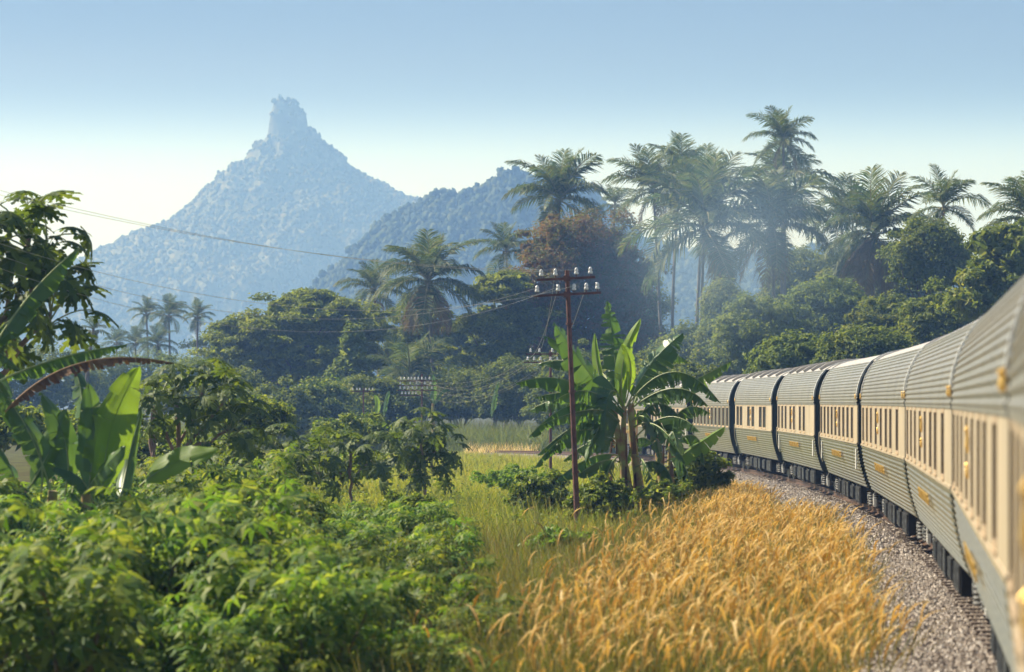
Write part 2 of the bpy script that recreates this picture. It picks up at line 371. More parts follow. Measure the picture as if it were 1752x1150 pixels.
def coach_meshes():
    body_meshes('', HALF); body_meshes('s_', HS)
    mb = MB(); cp = np.array(crown_pts); cp = np.concatenate([cp, (cp * [-1, 1])[::-1][1:]])
    sweep(cp, -HALF, HALF, mb, 1, 1)
    CM['roof'] = mb.mesh('roof', [M['roof_paint']], True)
    # recessed end vestibule with its door
    vp = np.array([(1.02, .74), (1.10, 1.2), (1.13, 1.8), (1.13, 3.0), (1.10, 3.35), (1.02, 3.62), (.92, 3.82)])
    for key, x0, x1 in (('vest_far', HS - .05, HALF), ('vest_near', -HALF, -HS + .05)):
        mb = MB()
        for sg in (1, -1): sweep(vp, x0, x1, mb, sg)
        n = len(vp); lp = np.concatenate([vp, (vp * [-1, 1])[::-1]])
        for x in (x0, x1): mb.add(np.stack([np.full(2 * n, x), lp[:, 0], lp[:, 1]], 1), [list(range(2 * n))])
        xc = (x0 + x1) / 2
        mb.box((xc, 1.14, 2.0), (.36, .012, .95)); mb.box((xc, 1.155, 2.45), (.22, .008, .35), 1)
        CM[key] = mb.mesh('vestibule', [M['dark_green'], M['glass']])
    # fluted ends of the nearer coaches: dark green boxes laid in the grooves between the ribs
    mb = MB()
    nrib = max(2, int(round(smooth_curve(side_pts, 5)[1] / .083)))
    Qs, _ = smooth_curve(side_pts, 400)
    for q in range(nrib):
        f = (q + 1.0) / nrib; y_, z_ = np.interp(f, np.linspace(0, 1, 400), Qs[:, 0]), np.interp(f, np.linspace(0, 1, 400), Qs[:, 1])
        mb.box((-HALF + .30, y_ + .012, z_), (.24, .014, .022))
    CM['end_strip'] = mb.mesh('end_strip', [M['dark_green']])
    mb = MB(); mb.box((HALF + .24, 0, 1.95), (.235, .62, 1.15))
    for k in range(5): mb.box((HALF + .05 + k * .1, 0, 1.95), (.02, .68, 1.2))
    CM['gangway'] = mb.mesh('gangway', [M['black']])
    mb = MB(); mb.tube([(0, 1.40, 1.95), (0, 1.45, 1.92), (0, 1.45, 1.6), (0, 1.42, 1.3), (0, 1.34, 1.05)], .014, 6)
    CM['handrail'] = mb.mesh('handrail', [M['brass']])
    mb = MB(); mb.box((0, 1.405, 1.42), (.13, .012, .25)); CM['plate'] = mb.mesh('sign_plate', [M['white_plate']])
    # bogie pieces
    mb = MB(); mb.box((0, .80, .50), (1.35, .05, .09)); mb.box((0, -.80, .50), (1.35, .05, .09)); mb.box((0, 0, .52), (.22, .80, .10))
    for sg in (1, -1):
        mb.box((0, sg * .86, .36), (.42, .03, .05)); mb.box((.45, sg * .80, .40), (.04, .04, .2)); mb.box((-.45, sg * .80, .40), (.04, .04, .2))
    CM['bogie_frame'] = mb.mesh('bogie_frame', [M['black']])
    mb = MB()
    prof_w = [(.0, .10), (.43, .10), (.43, .04), (.395, .03), (.30, -.0), (.14, .03), (.12, .06), (0, .06)]
    for sg in (1, -1):
        a = np.linspace(0, 2 * math.pi, 24, endpoint=False)
        V = np.array([[r * math.cos(t), sg * (.46 + (.13 - w)), r * math.sin(t)] for r, w in prof_w for t in a])
        i = np.arange(len(prof_w) - 1)[:, None] * 24; j = np.arange(24)[None]; jn = (j + 1) % 24
        mb.add(V, np.stack([i + j, i + jn, i + 24 + jn, i + 24 + j], -1).reshape(-1, 4))
    mb.cyl((0, -.9, 0), (0, .9, 0), .07, 10)
    CM['wheelset'] = mb.mesh('wheelset', [M['grey_metal']], False)
    mb = MB()
    tt = np.linspace(0, 5.5 * 2 * math.pi, 56)
    mb.tube(np.stack([.075 * np.cos(tt), .075 * np.sin(tt), tt / tt[-1] * .34 - .17], 1), .018, 5)
    CM['spring'] = mb.mesh('coil_spring', [M['dusty_iron']])
    mb = MB(); mb.box((0, 0, 0), (.11, .09, .10)); mb.cyl((0, .07, 0), (0, .13, 0), .07, 10); CM['axle_box'] = mb.mesh('axle_box', [M['grey_metal']])
    for k, (w, h) in enumerate(((.9, .24), (.55, .2), (.35, .27))):
        mb = MB(); mb.box((0, 0, 0), (w, .35, h)); mb.box((0, .36, -.02), (w * .9, .015, h * .78), 0)
        for q in range(3): mb.box((w * (-.6 + .6 * q), .38, 0), (.02, .012, h * .7), 1)
        CM['equip%d' % k] = mb.mesh('equipment_box', [M['black'], M['grey_metal']])
    mb = MB(); mb.cyl((-.8, 0, 0), (.8, 0, 0), .17, 14); mb.cyl((-.85, 0, 0), (-.8, 0, 0), .1); mb.cyl((.8, 0, 0), (.85, 0, 0), .1)
    CM['tank'] = mb.mesh('air_tank', [M['black']])
    mb = MB(); mb.tube([(0, 0, .12), (0, .05, 0), (0, .05, -.25), (0, 0, -.3)], .018, 6); mb.box((0, .02, -.2), (.05, .03, .09)); CM['hose'] = mb.mesh('brake_hose', [M['white_plate']])
    # roof hatch: a raised transverse ridge that follows the roof
    mb = MB(); arc = np.array([(1.06, 3.87), (.86, 4.0), (.6, 4.09), (.25, 4.15), (-.25, 4.15), (-.6, 4.09), (-.86, 4.0), (-1.06, 3.87)])
    for q in range(len(arc) - 1):
        p0, p1 = arc[q], arc[q + 1]; c = (p0 + p1) / 2; l = np.linalg.norm(p1 - p0) / 2; an = math.atan2(p1[1] - p0[1], p1[0] - p0[0])
        Rm = np.array([[1, 0, 0], [0, math.cos(an), -math.sin(an)], [0, math.sin(an), math.cos(an)]])
        mb.box((0, c[0], c[1]), (.16, l, .055), 0, Rm)
    CM['hatch'] = mb.mesh('roof_hatch', [M['roof_paint']])
    mb = MB(); mb.box((0, .75, 4.05), (.30, .30, .03), 1, [[1, 0, 0], [0, .93, .37], [0, -.37, .93]]); CM['hatch_box'] = mb.mesh('roof_hatch', [M['roof_paint'], M['dark_green']])
    # gold crests: a shield with crown and side scrolls (relief)
    def crest(w, h, name):
        mb = MB()
        sh = [(-.5, .25), (-.42, -.1), (-.2, -.38), (0, -.5), (.2, -.38), (.42, -.1), (.5, .25), (.2, .32), (0, .25), (-.2, .32)]
        P = [(w * a * .8, 0, h * b * .7 - .1 * h) for a, b in sh]
        n = len(P); V = [(p[0], 0.0, p[2]) for p in P] + [(p[0] * .8, .025, p[2] * .85) for p in P]
        mb.add(V, [[i, (i + 1) % n, n + (i + 1) % n, n + i] for i in range(n)]); mb.add(V[n:], [list(range(n))])
        for k in (-1, 0, 1): mb.tube([(k * w * .22, .01, h * .14), (k * w * .27, .02, h * .36), (k * w * .2, .01, h * .5)], [.05 * w, .09 * w, .03 * w], 6)
        for k in (-1, 1): mb.tube([(k * w * .35, .012, -h * .45), (k * w * .55, .02, -h * .2), (k * w * .45, .012, h * .1), (k * w * .55, .012, h * .25)], [.03 * w, .07 * w, .07 * w, .02 * w], 6)
        return mb.mesh(name, [M['gold']])
    CM['crest_small'] = crest(.15, .14, 'end_crest'); CM['crest_big'] = crest(.18, .26, 'window_crest')
    # lettering
    cu = bpy.data.curves.new('lettering', 'FONT'); cu.body = "EASTERN & ORIENTAL EXPRESS"; cu.size = .23; cu.extrude = .008; cu.align_x = 'CENTER'; cu.space_character = 1.32; cu.offset = .003
    to = bpy.data.objects.new('lettering_tmp', cu); C.objects.link(to)
    bpy.context.view_layer.update()
    CM['lettering'] = bpy.data.meshes.new_from_object(to.evaluated_get(bpy.context.evaluated_depsgraph_get()))
    CM['lettering'].materials.clear(); CM['lettering'].materials.append(M['gold'])
    bpy.data.objects.remove(to)
    # window
    for key, w in (('n', .44), ('w', .62)):
        mb = MB(); zc, hh = 2.31, .395
        for sx in (-1, 1): mb.box((sx * (w + .025), 0, zc), (.028, .018, hh + .05))
        for sz in (-1, 1): mb.box((0, 0, zc + sz * (hh + .025)), (w, .018, .028))
        mb.box((0, .008, zc - hh - .06), (w + .06, .022, .014))
        CM['frame_' + key] = mb.mesh('window', [M['curtain']])
        mb = MB(); mb.box((0, -.012, zc), (w, .006, hh)); CM['pane_' + key] = mb.mesh('pane', [M['glass']])
coach_meshes()

WIN = {   # fraction along the coach from its far end
    'saloon': [.055, .165, .275, .40, .52, .635, .73, .86],
    'pairs': [.08, .18, .40, .52, .72, .82],
    'seven': [.045, .15, .25, .39, .49, .65, .75],
    'nine': [.04, .145, .25, .355, .46, .565, .67, .775, .88],
    'glazed': [.05 + .1 * i for i in range(10)]}
def make_coach(s, kind, label, short):
    p0, p1 = tpos(s), tpos(s + LC); c = (p0 + p1) / 2; dv = p1 - p0
    t = thing('railway_coach', label, 'train coach', tuple(c), math.atan2(dv[1], dv[0]), 'coaches of the train')
    pre = 's_' if short else ''; HALF = HS if short else LC / 2 - .24
    for k in ('lower_side', 'roof_side', 'end_wall', 'end_rim', 'end_rim_near'): obj(k.replace('_near', ''), CM[pre + k], t)
    obj('roof', CM['roof'], t); obj('gangway', CM['gangway'], t)
    if short: obj('vestibule', CM['vest_far'], t); obj('vestibule', CM['vest_near'], t)
    else:
        o_ = obj('end_strip', CM['end_strip'], t); o_["kind"] = "stuff"
    if short: obj('handrail', CM['handrail'], t, (HALF - .05, 0, 0))
    ww = 'w' if kind in ('pairs',) else 'n'; w = (.62 if ww == 'w' else .44) + .05
    xs_ = [HALF - f * 2 * HALF for f in WIN[kind]]
    # cream panel built round the openings
    band_m = M['green_paint'] if kind == 'glazed' else M['cream_paint']
    mb = MB(); zc, hh = 2.31, .44
    mb.box((0, 1.395, (zc + hh + 2.765) / 2), (HALF, .018, (2.765 - zc - hh) / 2)); mb.box((0, 1.395, (1.815 + zc - hh) / 2), (HALF, .018, (zc - hh - 1.815) / 2))
    edges = [HALF] + [e for x in xs_ for e in (x + w, x - w)] + [-HALF]
    for i in range(0, len(edges), 2):
        if edges[i] - edges[i + 1] > .02: mb.box(((edges[i] + edges[i + 1]) / 2, 1.395, zc), ((edges[i] - edges[i + 1]) / 2, .018, hh))
    mb.box((0, 1.405, 1.815), (HALF, .028, .02))
    mb.box((0, -1.395, 2.30), (HALF, .018, .475))
    obj('window_band', mb.mesh('window_band', [band_m]), t)
    for x in xs_:
        f_ = obj('window', CM['frame_' + ww], t, (x, 1.40, 0)); obj('pane', CM['pane_' + ww], f_)
    mid = sorted(xs_, key=abs)[:2]; xm = sum(mid) / 2
    obj('crest', CM['crest_big'], t, (xm, 1.420, 2.50)); obj('crest', CM['crest_big'], t, (xm, 1.420, 2.22), scale=(.6, 1, .6))
    for x in (HALF - .25, -HALF + .25): obj('crest', CM['crest_small'], t, (x, 1.437, 2.97))
    l = obj('lettering', CM['lettering'], t, (.2, 1.408, 1.36), (math.radians(90 + 8), 0, math.radians(180))); l["kind"] = "stuff"
    for x in ((HALF - .7, -HALF + .6) if kind in ('nine', 'seven') else ()): obj('sign_plate', CM['plate'], t, (x, .0, 0), (math.radians(0), 0, 0))
    if kind in ('pairs', 'seven', 'glazed'):
        for i in range(5): obj('roof_hatch', CM['hatch'], t, (-HALF + 2.0 + i * 3.4, 0, 0))
    elif s > S0 and s < S0 + LC:
        obj('roof_hatch', CM['hatch_box'], t, (HALF - 1.2, 0, 0))
    for sg in (1, -1):
        b = obj('bogie', CM['bogie_frame'], t, (sg * 6.9, 0, 0))
        for wx in (-.95, .95):
            obj('wheelset', CM['wheelset'], b, (wx, 0, .43))
            obj('axle_box', CM['axle_box'], b, (wx, .86, .43))
            for dx in (-.22, .22): obj('coil_spring', CM['spring'], b, (wx + dx, .90, .42))
        for dx in (-.12, .12): obj('coil_spring', CM['spring'], b, (dx, .93, .44), scale=(1.2, 1.2, 1.1))
    for k, x in enumerate((-3.6, -1.4, .4, 2.2, 4.3)): obj('equipment_box', CM['equip%d' % (k % 3)], t, (x, .72, .45))
    obj('air_tank', CM['tank'], t, (-5.2 + .9, .3, .42))
    for x in (-HALF + .1, 5.2): obj('brake_hose', CM['hose'], t, (x, .95, .55))
    return t
J1 = 6
kinds = ['saloon', 'saloon', 'saloon', 'saloon', 'nine', 'seven', 'pairs', 'glazed', 'seven', 'pairs']
labs = ['blurred end of the nearest coach cut off by the picture edge',
        'cream and green coach with eight tall windows, nearest whole one beside the ballast',
        'cream and green coach, second whole one from the camera',
        'cream and green coach with eight windows, third whole one from the camera',
        'coach with an unbroken row of nine windows, fourth whole one from the camera',
        'coach with hatches on its roof and seven unevenly spaced windows',
        'coach with roof hatches and three pairs of wide windows',
        'green grey coach glazed all along without a cream band',
        'far coach half hidden behind the banana plants',
        'farthest coach hidden behind the tall banana clump']
for i, (k, lb) in enumerate(zip(kinds, labs)):
    make_coach(S0 + (i - 1) * LC, k, lb, i >= 4)

# ------------------------------------------------------------------ hills
def canopy(x, y, cell, seed, amp):
    rg = np.random.default_rng(seed); T = 257
    ox, oy, rr = rg.uniform(0, 1, (T, T)), rg.uniform(0, 1, (T, T)), rg.uniform(.15, 1.0, (T, T))
    ix, iy = np.floor(x / cell).astype(int), np.floor(y / cell).astype(int); best = np.zeros_like(x)
    for dx in (-1, 0, 1):
        for dy in (-1, 0, 1):
            jx, jy = ix + dx, iy + dy; a, b = jx % T, jy % T
            d2 = ((jx + ox[a, b]) * cell - x) ** 2 + ((jy + oy[a, b]) * cell - y) ** 2
            best = np.maximum(best, amp * rr[a, b] * np.sqrt(np.maximum(0, 1 - d2 / (cell * .85) ** 2)))
    return best
def fbm(x, y, scale, seed, octaves=4, gain=.5):
    T = np.random.default_rng(seed).uniform(-1, 1, (256, 256)); out = 0 * x; amp = 1.0; f = 1.0 / scale
    for o_ in range(octaves):
        u, v = x * f + 17.3 * o_, y * f + 9.1 * o_; i, j = np.floor(u).astype(int), np.floor(v).astype(int); a, b = u - i, v - j
        a, b = a * a * (3 - 2 * a), b * b * (3 - 2 * b)
        g = lambda p, q: T[p % 256, q % 256]
        out = out + amp * ((g(i, j) * (1 - a) + g(i + 1, j) * a) * (1 - b) + (g(i, j + 1) * (1 - a) + g(i + 1, j + 1) * a) * b); amp *= gain; f *= 2.03
    return out
def forest_mat(name, cols, rock):
    m, nt, N, L, b = new_mat(name)
    tc = N.new("ShaderNodeTexCoord"); v = N.new("ShaderNodeTexVoronoi"); v.inputs['Scale'].default_value = .16
    L.new(tc.outputs['Object'], v.inputs['Vector'])
    hs = N.new("ShaderNodeSeparateColor"); L.new(v.outputs['Color'], hs.inputs[0])
    r = ramp(N, [(0, cols[0]), (.6, cols[1]), (1, cols[2])]); L.new(hs.outputs[0], r.inputs[0])
    nz_ = N.new("ShaderNodeTexNoise"); nz_.inputs['Scale'].default_value = .035; nz_.inputs['Detail'].default_value = 6; L.new(tc.outputs['Object'], nz_.inputs['Vector'])
    g = N.new("ShaderNodeNewGeometry"); sx = N.new("ShaderNodeSeparateXYZ"); L.new(g.outputs['Normal'], sx.inputs[0])
    ad = N.new("ShaderNodeMath"); ad.operation = 'ADD'; L.new(sx.outputs[2], ad.inputs[0]); L.new(nz_.outputs[0], ad.inputs[1])
    mr = N.new("ShaderNodeMapRange"); mr.inputs[1].default_value = .42; mr.inputs[2].default_value = .66; mr.inputs[3].default_value = 1; mr.inputs[4].default_value = 0; L.new(ad.outputs[0], mr.inputs[0])
    mx = N.new("ShaderNodeMix"); mx.data_type = 'RGBA'; L.new(mr.outputs[0], mx.inputs[0]); L.new(r.outputs[0], mx.inputs[6]); mx.inputs[7].default_value = (*rock, 1)
    L.new(mx.outputs[2], b.inputs['Base Color']); b.inputs['Roughness'].default_value = .95; b.inputs['Specular IOR Level'].default_value = .1
    return m
def grid_obj(name, X, Y, Z, mat):
    nx, ny = X.shape
    a = np.arange(nx - 1)[:, None] * ny + np.arange(ny - 1)[None]
    me = np_mesh(name, np.stack([X, Y, Z], -1).reshape(-1, 3), [np.stack([a, a + ny, a + ny + 1, a + 1], -1).reshape(-1, 4)], [mat], True)
    o = obj(name, me); o["kind"] = "structure"; return o
# karst mountain
D1 = 3100.; k1 = D1 / F
mp = np.array([(-420, 690), (-200, 600), (-60, 535), (0, 506), (90, 470), (150, 440), (215, 405), (270, 385), (300, 372), (330, 345), (375, 302), (418, 282), (426, 266), (440, 248), (456, 236), (461, 205), (468, 180), (474, 171), (498, 170),
               (514, 183), (524, 196), (527, 222), (540, 226), (553, 243), (575, 260), (588, 272), (592, 288), (620, 297), (650, 316), (700, 338), (740, 356), (800, 392), (900, 445), (1000, 490), (1150, 560), (1400, 690)], float)
xp = 489.
gx, gy = np.meshgrid(np.arange(-300, 1000, 1.9) * 1.0, np.arange(-330, 30, 1.45), indexing='ij')
dx = (gx - xp) * k1; dy = gy * 1.75
X = (gx - CX) * k1; Y = D1 + gy
r = np.hypot(dx, dy * (1 + .12 * fbm(X, Y, 60, 12)))
r = np.maximum(0, r + 3.2 * fbm(X, Y, 16, 13, 4, .6) * np.clip((r - 8) / 40, .08, 1))
wl_ = .5 * (1 - dx / np.maximum(r, 1e-3))
hl = np.interp(xp - r / k1, mp[:, 0], HY - mp[:, 1]) * k1; hr = np.interp(xp + r / k1, mp[:, 0], HY - mp[:, 1]) * k1
Hm = wl_ * hl + (1 - wl_) * hr
X = (gx - CX) * k1; Y = D1 + gy
rough = 3.4 * fbm(X, Y, 55, 14, 4, .5)
Z = EYE + Hm + rough * np.clip((Hm) / 60, 0, 1) * np.clip(r / 60, .1, 1) + (canopy(X, Y, 4.8, 3, 3.2) + canopy(X + 40, Y, 2.8, 5, 1.2)) * (.5 + .5 * np.abs(np.sin(X * .021 + 2.0 * np.sin(Y * .017)) * np.sin(Y * .033 + X * .012))) + np.maximum(0, fbm(X, Y, 5.5, 15, 2)) * 2.0 - 2.0
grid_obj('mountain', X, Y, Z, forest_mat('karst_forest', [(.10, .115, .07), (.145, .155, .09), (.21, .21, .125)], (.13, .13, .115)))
def canopy_mass(name, X, Y, Z, n, r0, r1, mat, seed, zmin):
    rg = np.random.default_rng(seed); nx, ny = X.shape
    i = rg.integers(0, nx - 1, n * 4); j = rg.integers(0, ny - 1, n * 4)
    slope = np.hypot(Z[i + 1, j] - Z[i, j], Z[i, j + 1] - Z[i, j])
    ok = (Z[i, j] > zmin) & (rg.uniform(0, 1, n * 4) < np.clip(1.25 - slope * .12, .12, 1)); i, j = i[ok][:n], j[ok][:n]; m = len(i)
    P = np.stack([X[i, j], Y[i, j], Z[i, j]], 1); R_ = r0 + (r1 - r0) * rg.uniform(0, 1, m) ** 2
    th = np.array([.0, .62, 1.15, 1.7, 2.3]); ph = np.arange(7) / 7 * 2 * math.pi
    base = np.array([[math.sin(a) * math.cos(b + .45 * q), math.sin(a) * math.sin(b + .45 * q), math.cos(a)] for q, a in enumerate(th) for b in ph])
    V = P[:, None] + base[None] * R_[:, None, None] * rg.uniform(.6, 1.3, (m, len(base), 1)) * np.array([1, 1, 1.05]) + np.array([0, 0, .35]) * R_[:, None, None]
    a = np.arange(4)[:, None] * 7; b = np.arange(7)[None]; f = np.stack([a + b, a + 7 + b, a + 7 + (b + 1) % 7, a + (b + 1) % 7], -1).reshape(-1, 4)
    F_ = (f[None] + len(base) * np.arange(m)[:, None, None]).reshape(-1, 4)
    return obj(name, np_mesh(name, V.reshape(-1, 3), [F_], [mat], True))
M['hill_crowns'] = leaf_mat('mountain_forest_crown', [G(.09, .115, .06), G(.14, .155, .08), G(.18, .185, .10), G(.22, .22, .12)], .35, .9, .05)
M['ridge_crowns'] = leaf_mat('ridge_forest_crown', [G(.028, .045, .022), G(.05, .075, .033), G(.075, .10, .045), G(.10, .12, .055)], .1, .9, .05)
o = canopy_mass('forest', X, Y, Z, 17000, .9, 3.2, M['hill_crowns'], 301, 25.); tag(o, 'hazy forest covering the slopes of the steep mountain', 'forest', kind='stuff')
# nearer wooded ridge
D2 = 1750.; k2 = D2 / F
rp = np.array([(300, 690), (470, 560), (520, 505), (560, 470), (600, 430), (640, 400), (652, 388), (690, 368), (735, 338), (800, 324), (830, 320), (866, 303), (885, 296), (903, 308), (945, 292), (985, 305), (1020, 350), (1060, 395), (1110, 425), (1250, 440), (1400, 430), (1520, 440), (1600, 452), (1640, 446), (1665, 455), (1700, 476), (1800, 500), (2000, 600)], float)
gx, gy = np.meshgrid(np.arange(300, 1990, 2.4), np.arange(-150, 20, .95), indexing='ij')
X = (gx - CX) * k2; Y = D2 + gy
Hr = np.interp(gx + 6 * np.sin(gy * .05 + gx * .01), rp[:, 0], HY - rp[:, 1]) * k2
Z = EYE + Hr * np.clip(1 - (np.abs(gy) / 165) ** 1.25, 0, 1) + 3.2 * fbm(X, Y, 35, 16, 4, .5) * np.clip(Hr / 40, 0, 1) + (canopy(X, Y, 3.8, 9, 3.6) + canopy(X + 11, Y, 2.0, 8, 1.4)) * (.5 + .5 * np.abs(np.sin(X * .05 + 1.7 * np.sin(Y * .04)))) + np.maximum(0, fbm(X, Y, 6, 17, 2)) * 2.2 - 3.2
grid_obj('hill', X, Y, Z, forest_mat('ridge_forest', [(.02, .035, .018), (.035, .055, .026), (.06, .08, .04)], (.04, .05, .038)))

o = canopy_mass('forest', X, Y, Z, 12000, .9, 2.8, M['ridge_crowns'], 302, 12.); tag(o, 'blue hazy forest on the nearer wooded ridge', 'forest', kind='stuff')

# ------------------------------------------------------------------ foliage builders
def leaves(P, Nn, ln, wd, rg, fold=.15):
    n = len(P); Nn = unit(Nn)
    t = unit(np.cross(Nn, rg.normal(size=(n, 3)))); b = np.cross(Nn, t)
    ln = (ln * rg.uniform(.5, 1.5, n))[:, None]; wd = (wd * rg.uniform(.7, 1.25, n))[:, None]
    dn = -Nn * ln * fold
    V = np.stack([P - t * ln * .5 + dn, P + b * wd * .5, P + t * ln * .5 + dn, P - b * wd * .5], 1).reshape(-1, 3)
    return V, np.arange(4 * n).reshape(-1, 4)
def sph(n, rg, zmin=-1.):
    z = rg.uniform(zmin, 1, n); a = rg.uniform(0, 2 * math.pi, n); q = np.sqrt(1 - z * z)
    return np.stack([q * np.cos(a), q * np.sin(a), z], 1)
def crown_mesh(name, envs, mat, seed, leaf=(.3, .2), up=.5, flat=.75, inner=.12):
    """envs: (centre, radii, clumps, clump radius, leaves per clump)"""
    rg = np.random.default_rng(seed); mb = MB()
    ctr = []
    for c, r, nc, rc, nl in envs:
        c = np.array(c, float); r = np.array(r, float)
        d = sph(nc, rg, -.55); u = rg.uniform(.5, 1.0, nc)[:, None] ** .6 * np.where(rg.uniform(0, 1, (nc, 1)) < .30, rg.uniform(1.0, 1.35, (nc, 1)), 1.0)
        cc = c + d * r * u; ctr.append(cc)
        rcs = rc * rg.uniform(.35, 1.0, nc) ** 1.2 * 1.55
        dd = sph(nc * nl, rg, -.6); idx = np.repeat(np.arange(nc), nl)
        rr = (rg.uniform(.35, 1.05, nc * nl) * np.where(rg.uniform(0, 1, nc * nl) < .12, 1.35, 1.0))[:, None] * rcs[idx][:, None]
        P = cc[idx] + dd * rr * [1, 1, flat]
        Nn = dd * .6 + d[idx] * .25 + [0, 0, up] + rg.normal(0, .45, P.shape)
        mb.add(*leaves(P, Nn, leaf[0], leaf[1], rg))
        ni = int(nc * nl * inner)
        if ni:
            P = c + sph(ni, rg) * r * .8 * (rg.uniform(0, 1, ni)[:, None] ** .4)
            mb.add(*leaves(P, rg.normal(size=P.shape), leaf[0] * 2.0, leaf[1] * 2.2, rg))
    return mb.mesh(name, [mat]), np.concatenate(ctr)
def limb(mb, a, b, r0, r1, rg, n=6, sag=.12, sides=7):
    t = np.linspace(0, 1, n)[:, None]; a, b = np.array(a, float), np.array(b, float)
    P = a + (b - a) * t; L_ = np.linalg.norm(b - a)
    P += rg.normal(0, .03 * L_, P.shape) * np.sin(t * math.pi); P[:, 2] += sag * L_ * np.sin(t[:, 0] * math.pi)
    mb.tube(P, np.linspace(r0, r1, n), sides)
def tree(name, label, cat, base_px, d, envs, mat, seed, leaf=(.3, .2), trunk=.25, up=.5, flat=.75, group=None, bark='bark', limbs=9, inner=.12):
    """envs in photograph pixels at depth d: (px, py, rx, ry, depth offset, depth radius, clumps, clump radius px, leaves)"""
    k = d / F; bx = (base_px - CX) * k; bz = float(gz(0, d))
    root = thing(name, label, cat, (bx, d, bz), 0, group); o0 = np.array([bx, d, bz])
    E_ = []
    for px, py, rx, ry, dd, rd, nc, rc, nl in envs:
        c = W(px, py, d); c[1] += dd
        E_.append((c - o0, (rx * k, rd, ry * k), nc, rc * k, nl))
    me, ctr = crown_mesh('crown', E_, mat, seed, leaf, up, flat, inner)
    rg = np.random.default_rng(seed + 1)
    mb = MB(); ec = np.mean([e[0] for e in E_], axis=0); fork = np.array([ec[0] * .4, ec[1] * .4, max(.5, ec[2] * .45)])
    limb(mb, (0, 0, -.3), fork, trunk, trunk * .7, rg, sag=0, sides=9)
    for c in ctr[rg.choice(len(ctr), min(limbs, len(ctr)), replace=False)]:
        limb(mb, fork - [0, 0, .1], c, trunk * .45, trunk * .08, rg)
    obj('trunk', mb.mesh('trunk', [M[bark]]), root); obj('crown', me, root)
    return root

# ------------------------------------------------------------------ coconut palms
def frond_mesh(e0, droop, mat, seed, hang=.55, nst=46):
    """unit-length frond growing along +X, start elevation e0 (deg), bending down by droop (deg)"""
    rg = np.random.default_rng(seed); mb = MB()
    n = 24; t = np.linspace(0, 1, n); an = np.radians(e0 - droop * t ** 1.25)
    st = 1 / (n - 1); P = np.zeros((n, 3)); sw = rg.normal(0, .10)
    P[1:, 0] = np.cumsum(np.cos(an[:-1]) * st); P[1:, 2] = np.cumsum(np.sin(an[:-1]) * st); P[:, 1] = sw * t ** 2
    mb.tube(P, np.linspace(.014, .003, n), 5, 1)
    tt = np.linspace(.12, .99, nst)
    for sg in (-1, 1):
        t_ = np.clip(tt + rg.normal(0, .006, nst), .1, 1)
        B = np.stack([np.interp(t_, t, P[:, i]) for i in range(3)], 1); a_ = np.interp(t_, t, an)
        Tn = np.stack([np.cos(a_), 0 * a_, np.sin(a_)], 1); Up = np.stack([-np.sin(a_), 0 * a_, np.cos(a_)], 1)
        ll = .33 * np.sin(np.clip(t_ * 1.02, 0, 1) * math.pi * .86 + .25) ** .8 * rg.uniform(.8, 1.15, nst) + .03
        Sd = np.array([0, sg, 0.])
        fw = .45 + .5 * t_[:, None]
        d1 = unit(Sd * .9 + Tn * fw + Up * .22 + rg.normal(0, .10, (nst, 3)))
        d2 = unit(d1 * .75 + np.array([0, 0, -1.]) * hang * rg.uniform(.5, 1.5, (nst, 1)))
        m_ = B + d1 * ll[:, None] * .5; e_ = m_ + d2 * ll[:, None] * .55
        w = .0115
        V = np.stack([B - Tn * w * .5, B + Tn * w * .5, m_ - Tn * w, m_ + Tn * w, e_ - Tn * w * .2, e_ + Tn * w * .2], 1).reshape(-1, 3)
        i = np.arange(nst)[:, None] * 6
        mb.add(V, np.concatenate([i + [0, 1, 3, 2], i + [2, 3, 5, 4]]), 0)
    return mb.mesh('frond', [mat, M['rachis']])
FR = [[frond_mesh(e, dr, M['palm'], 50 + 10 * j + i, hg) for i in range(2)] for j, (e, dr, hg) in enumerate([(82, 28, .25), (62, 60, .4), (38, 75, .6), (10, 70, .75), (-22, 50, .9)])]
FD = frond_mesh(-45, 38, M['palm_dry'], 99, 1.0)
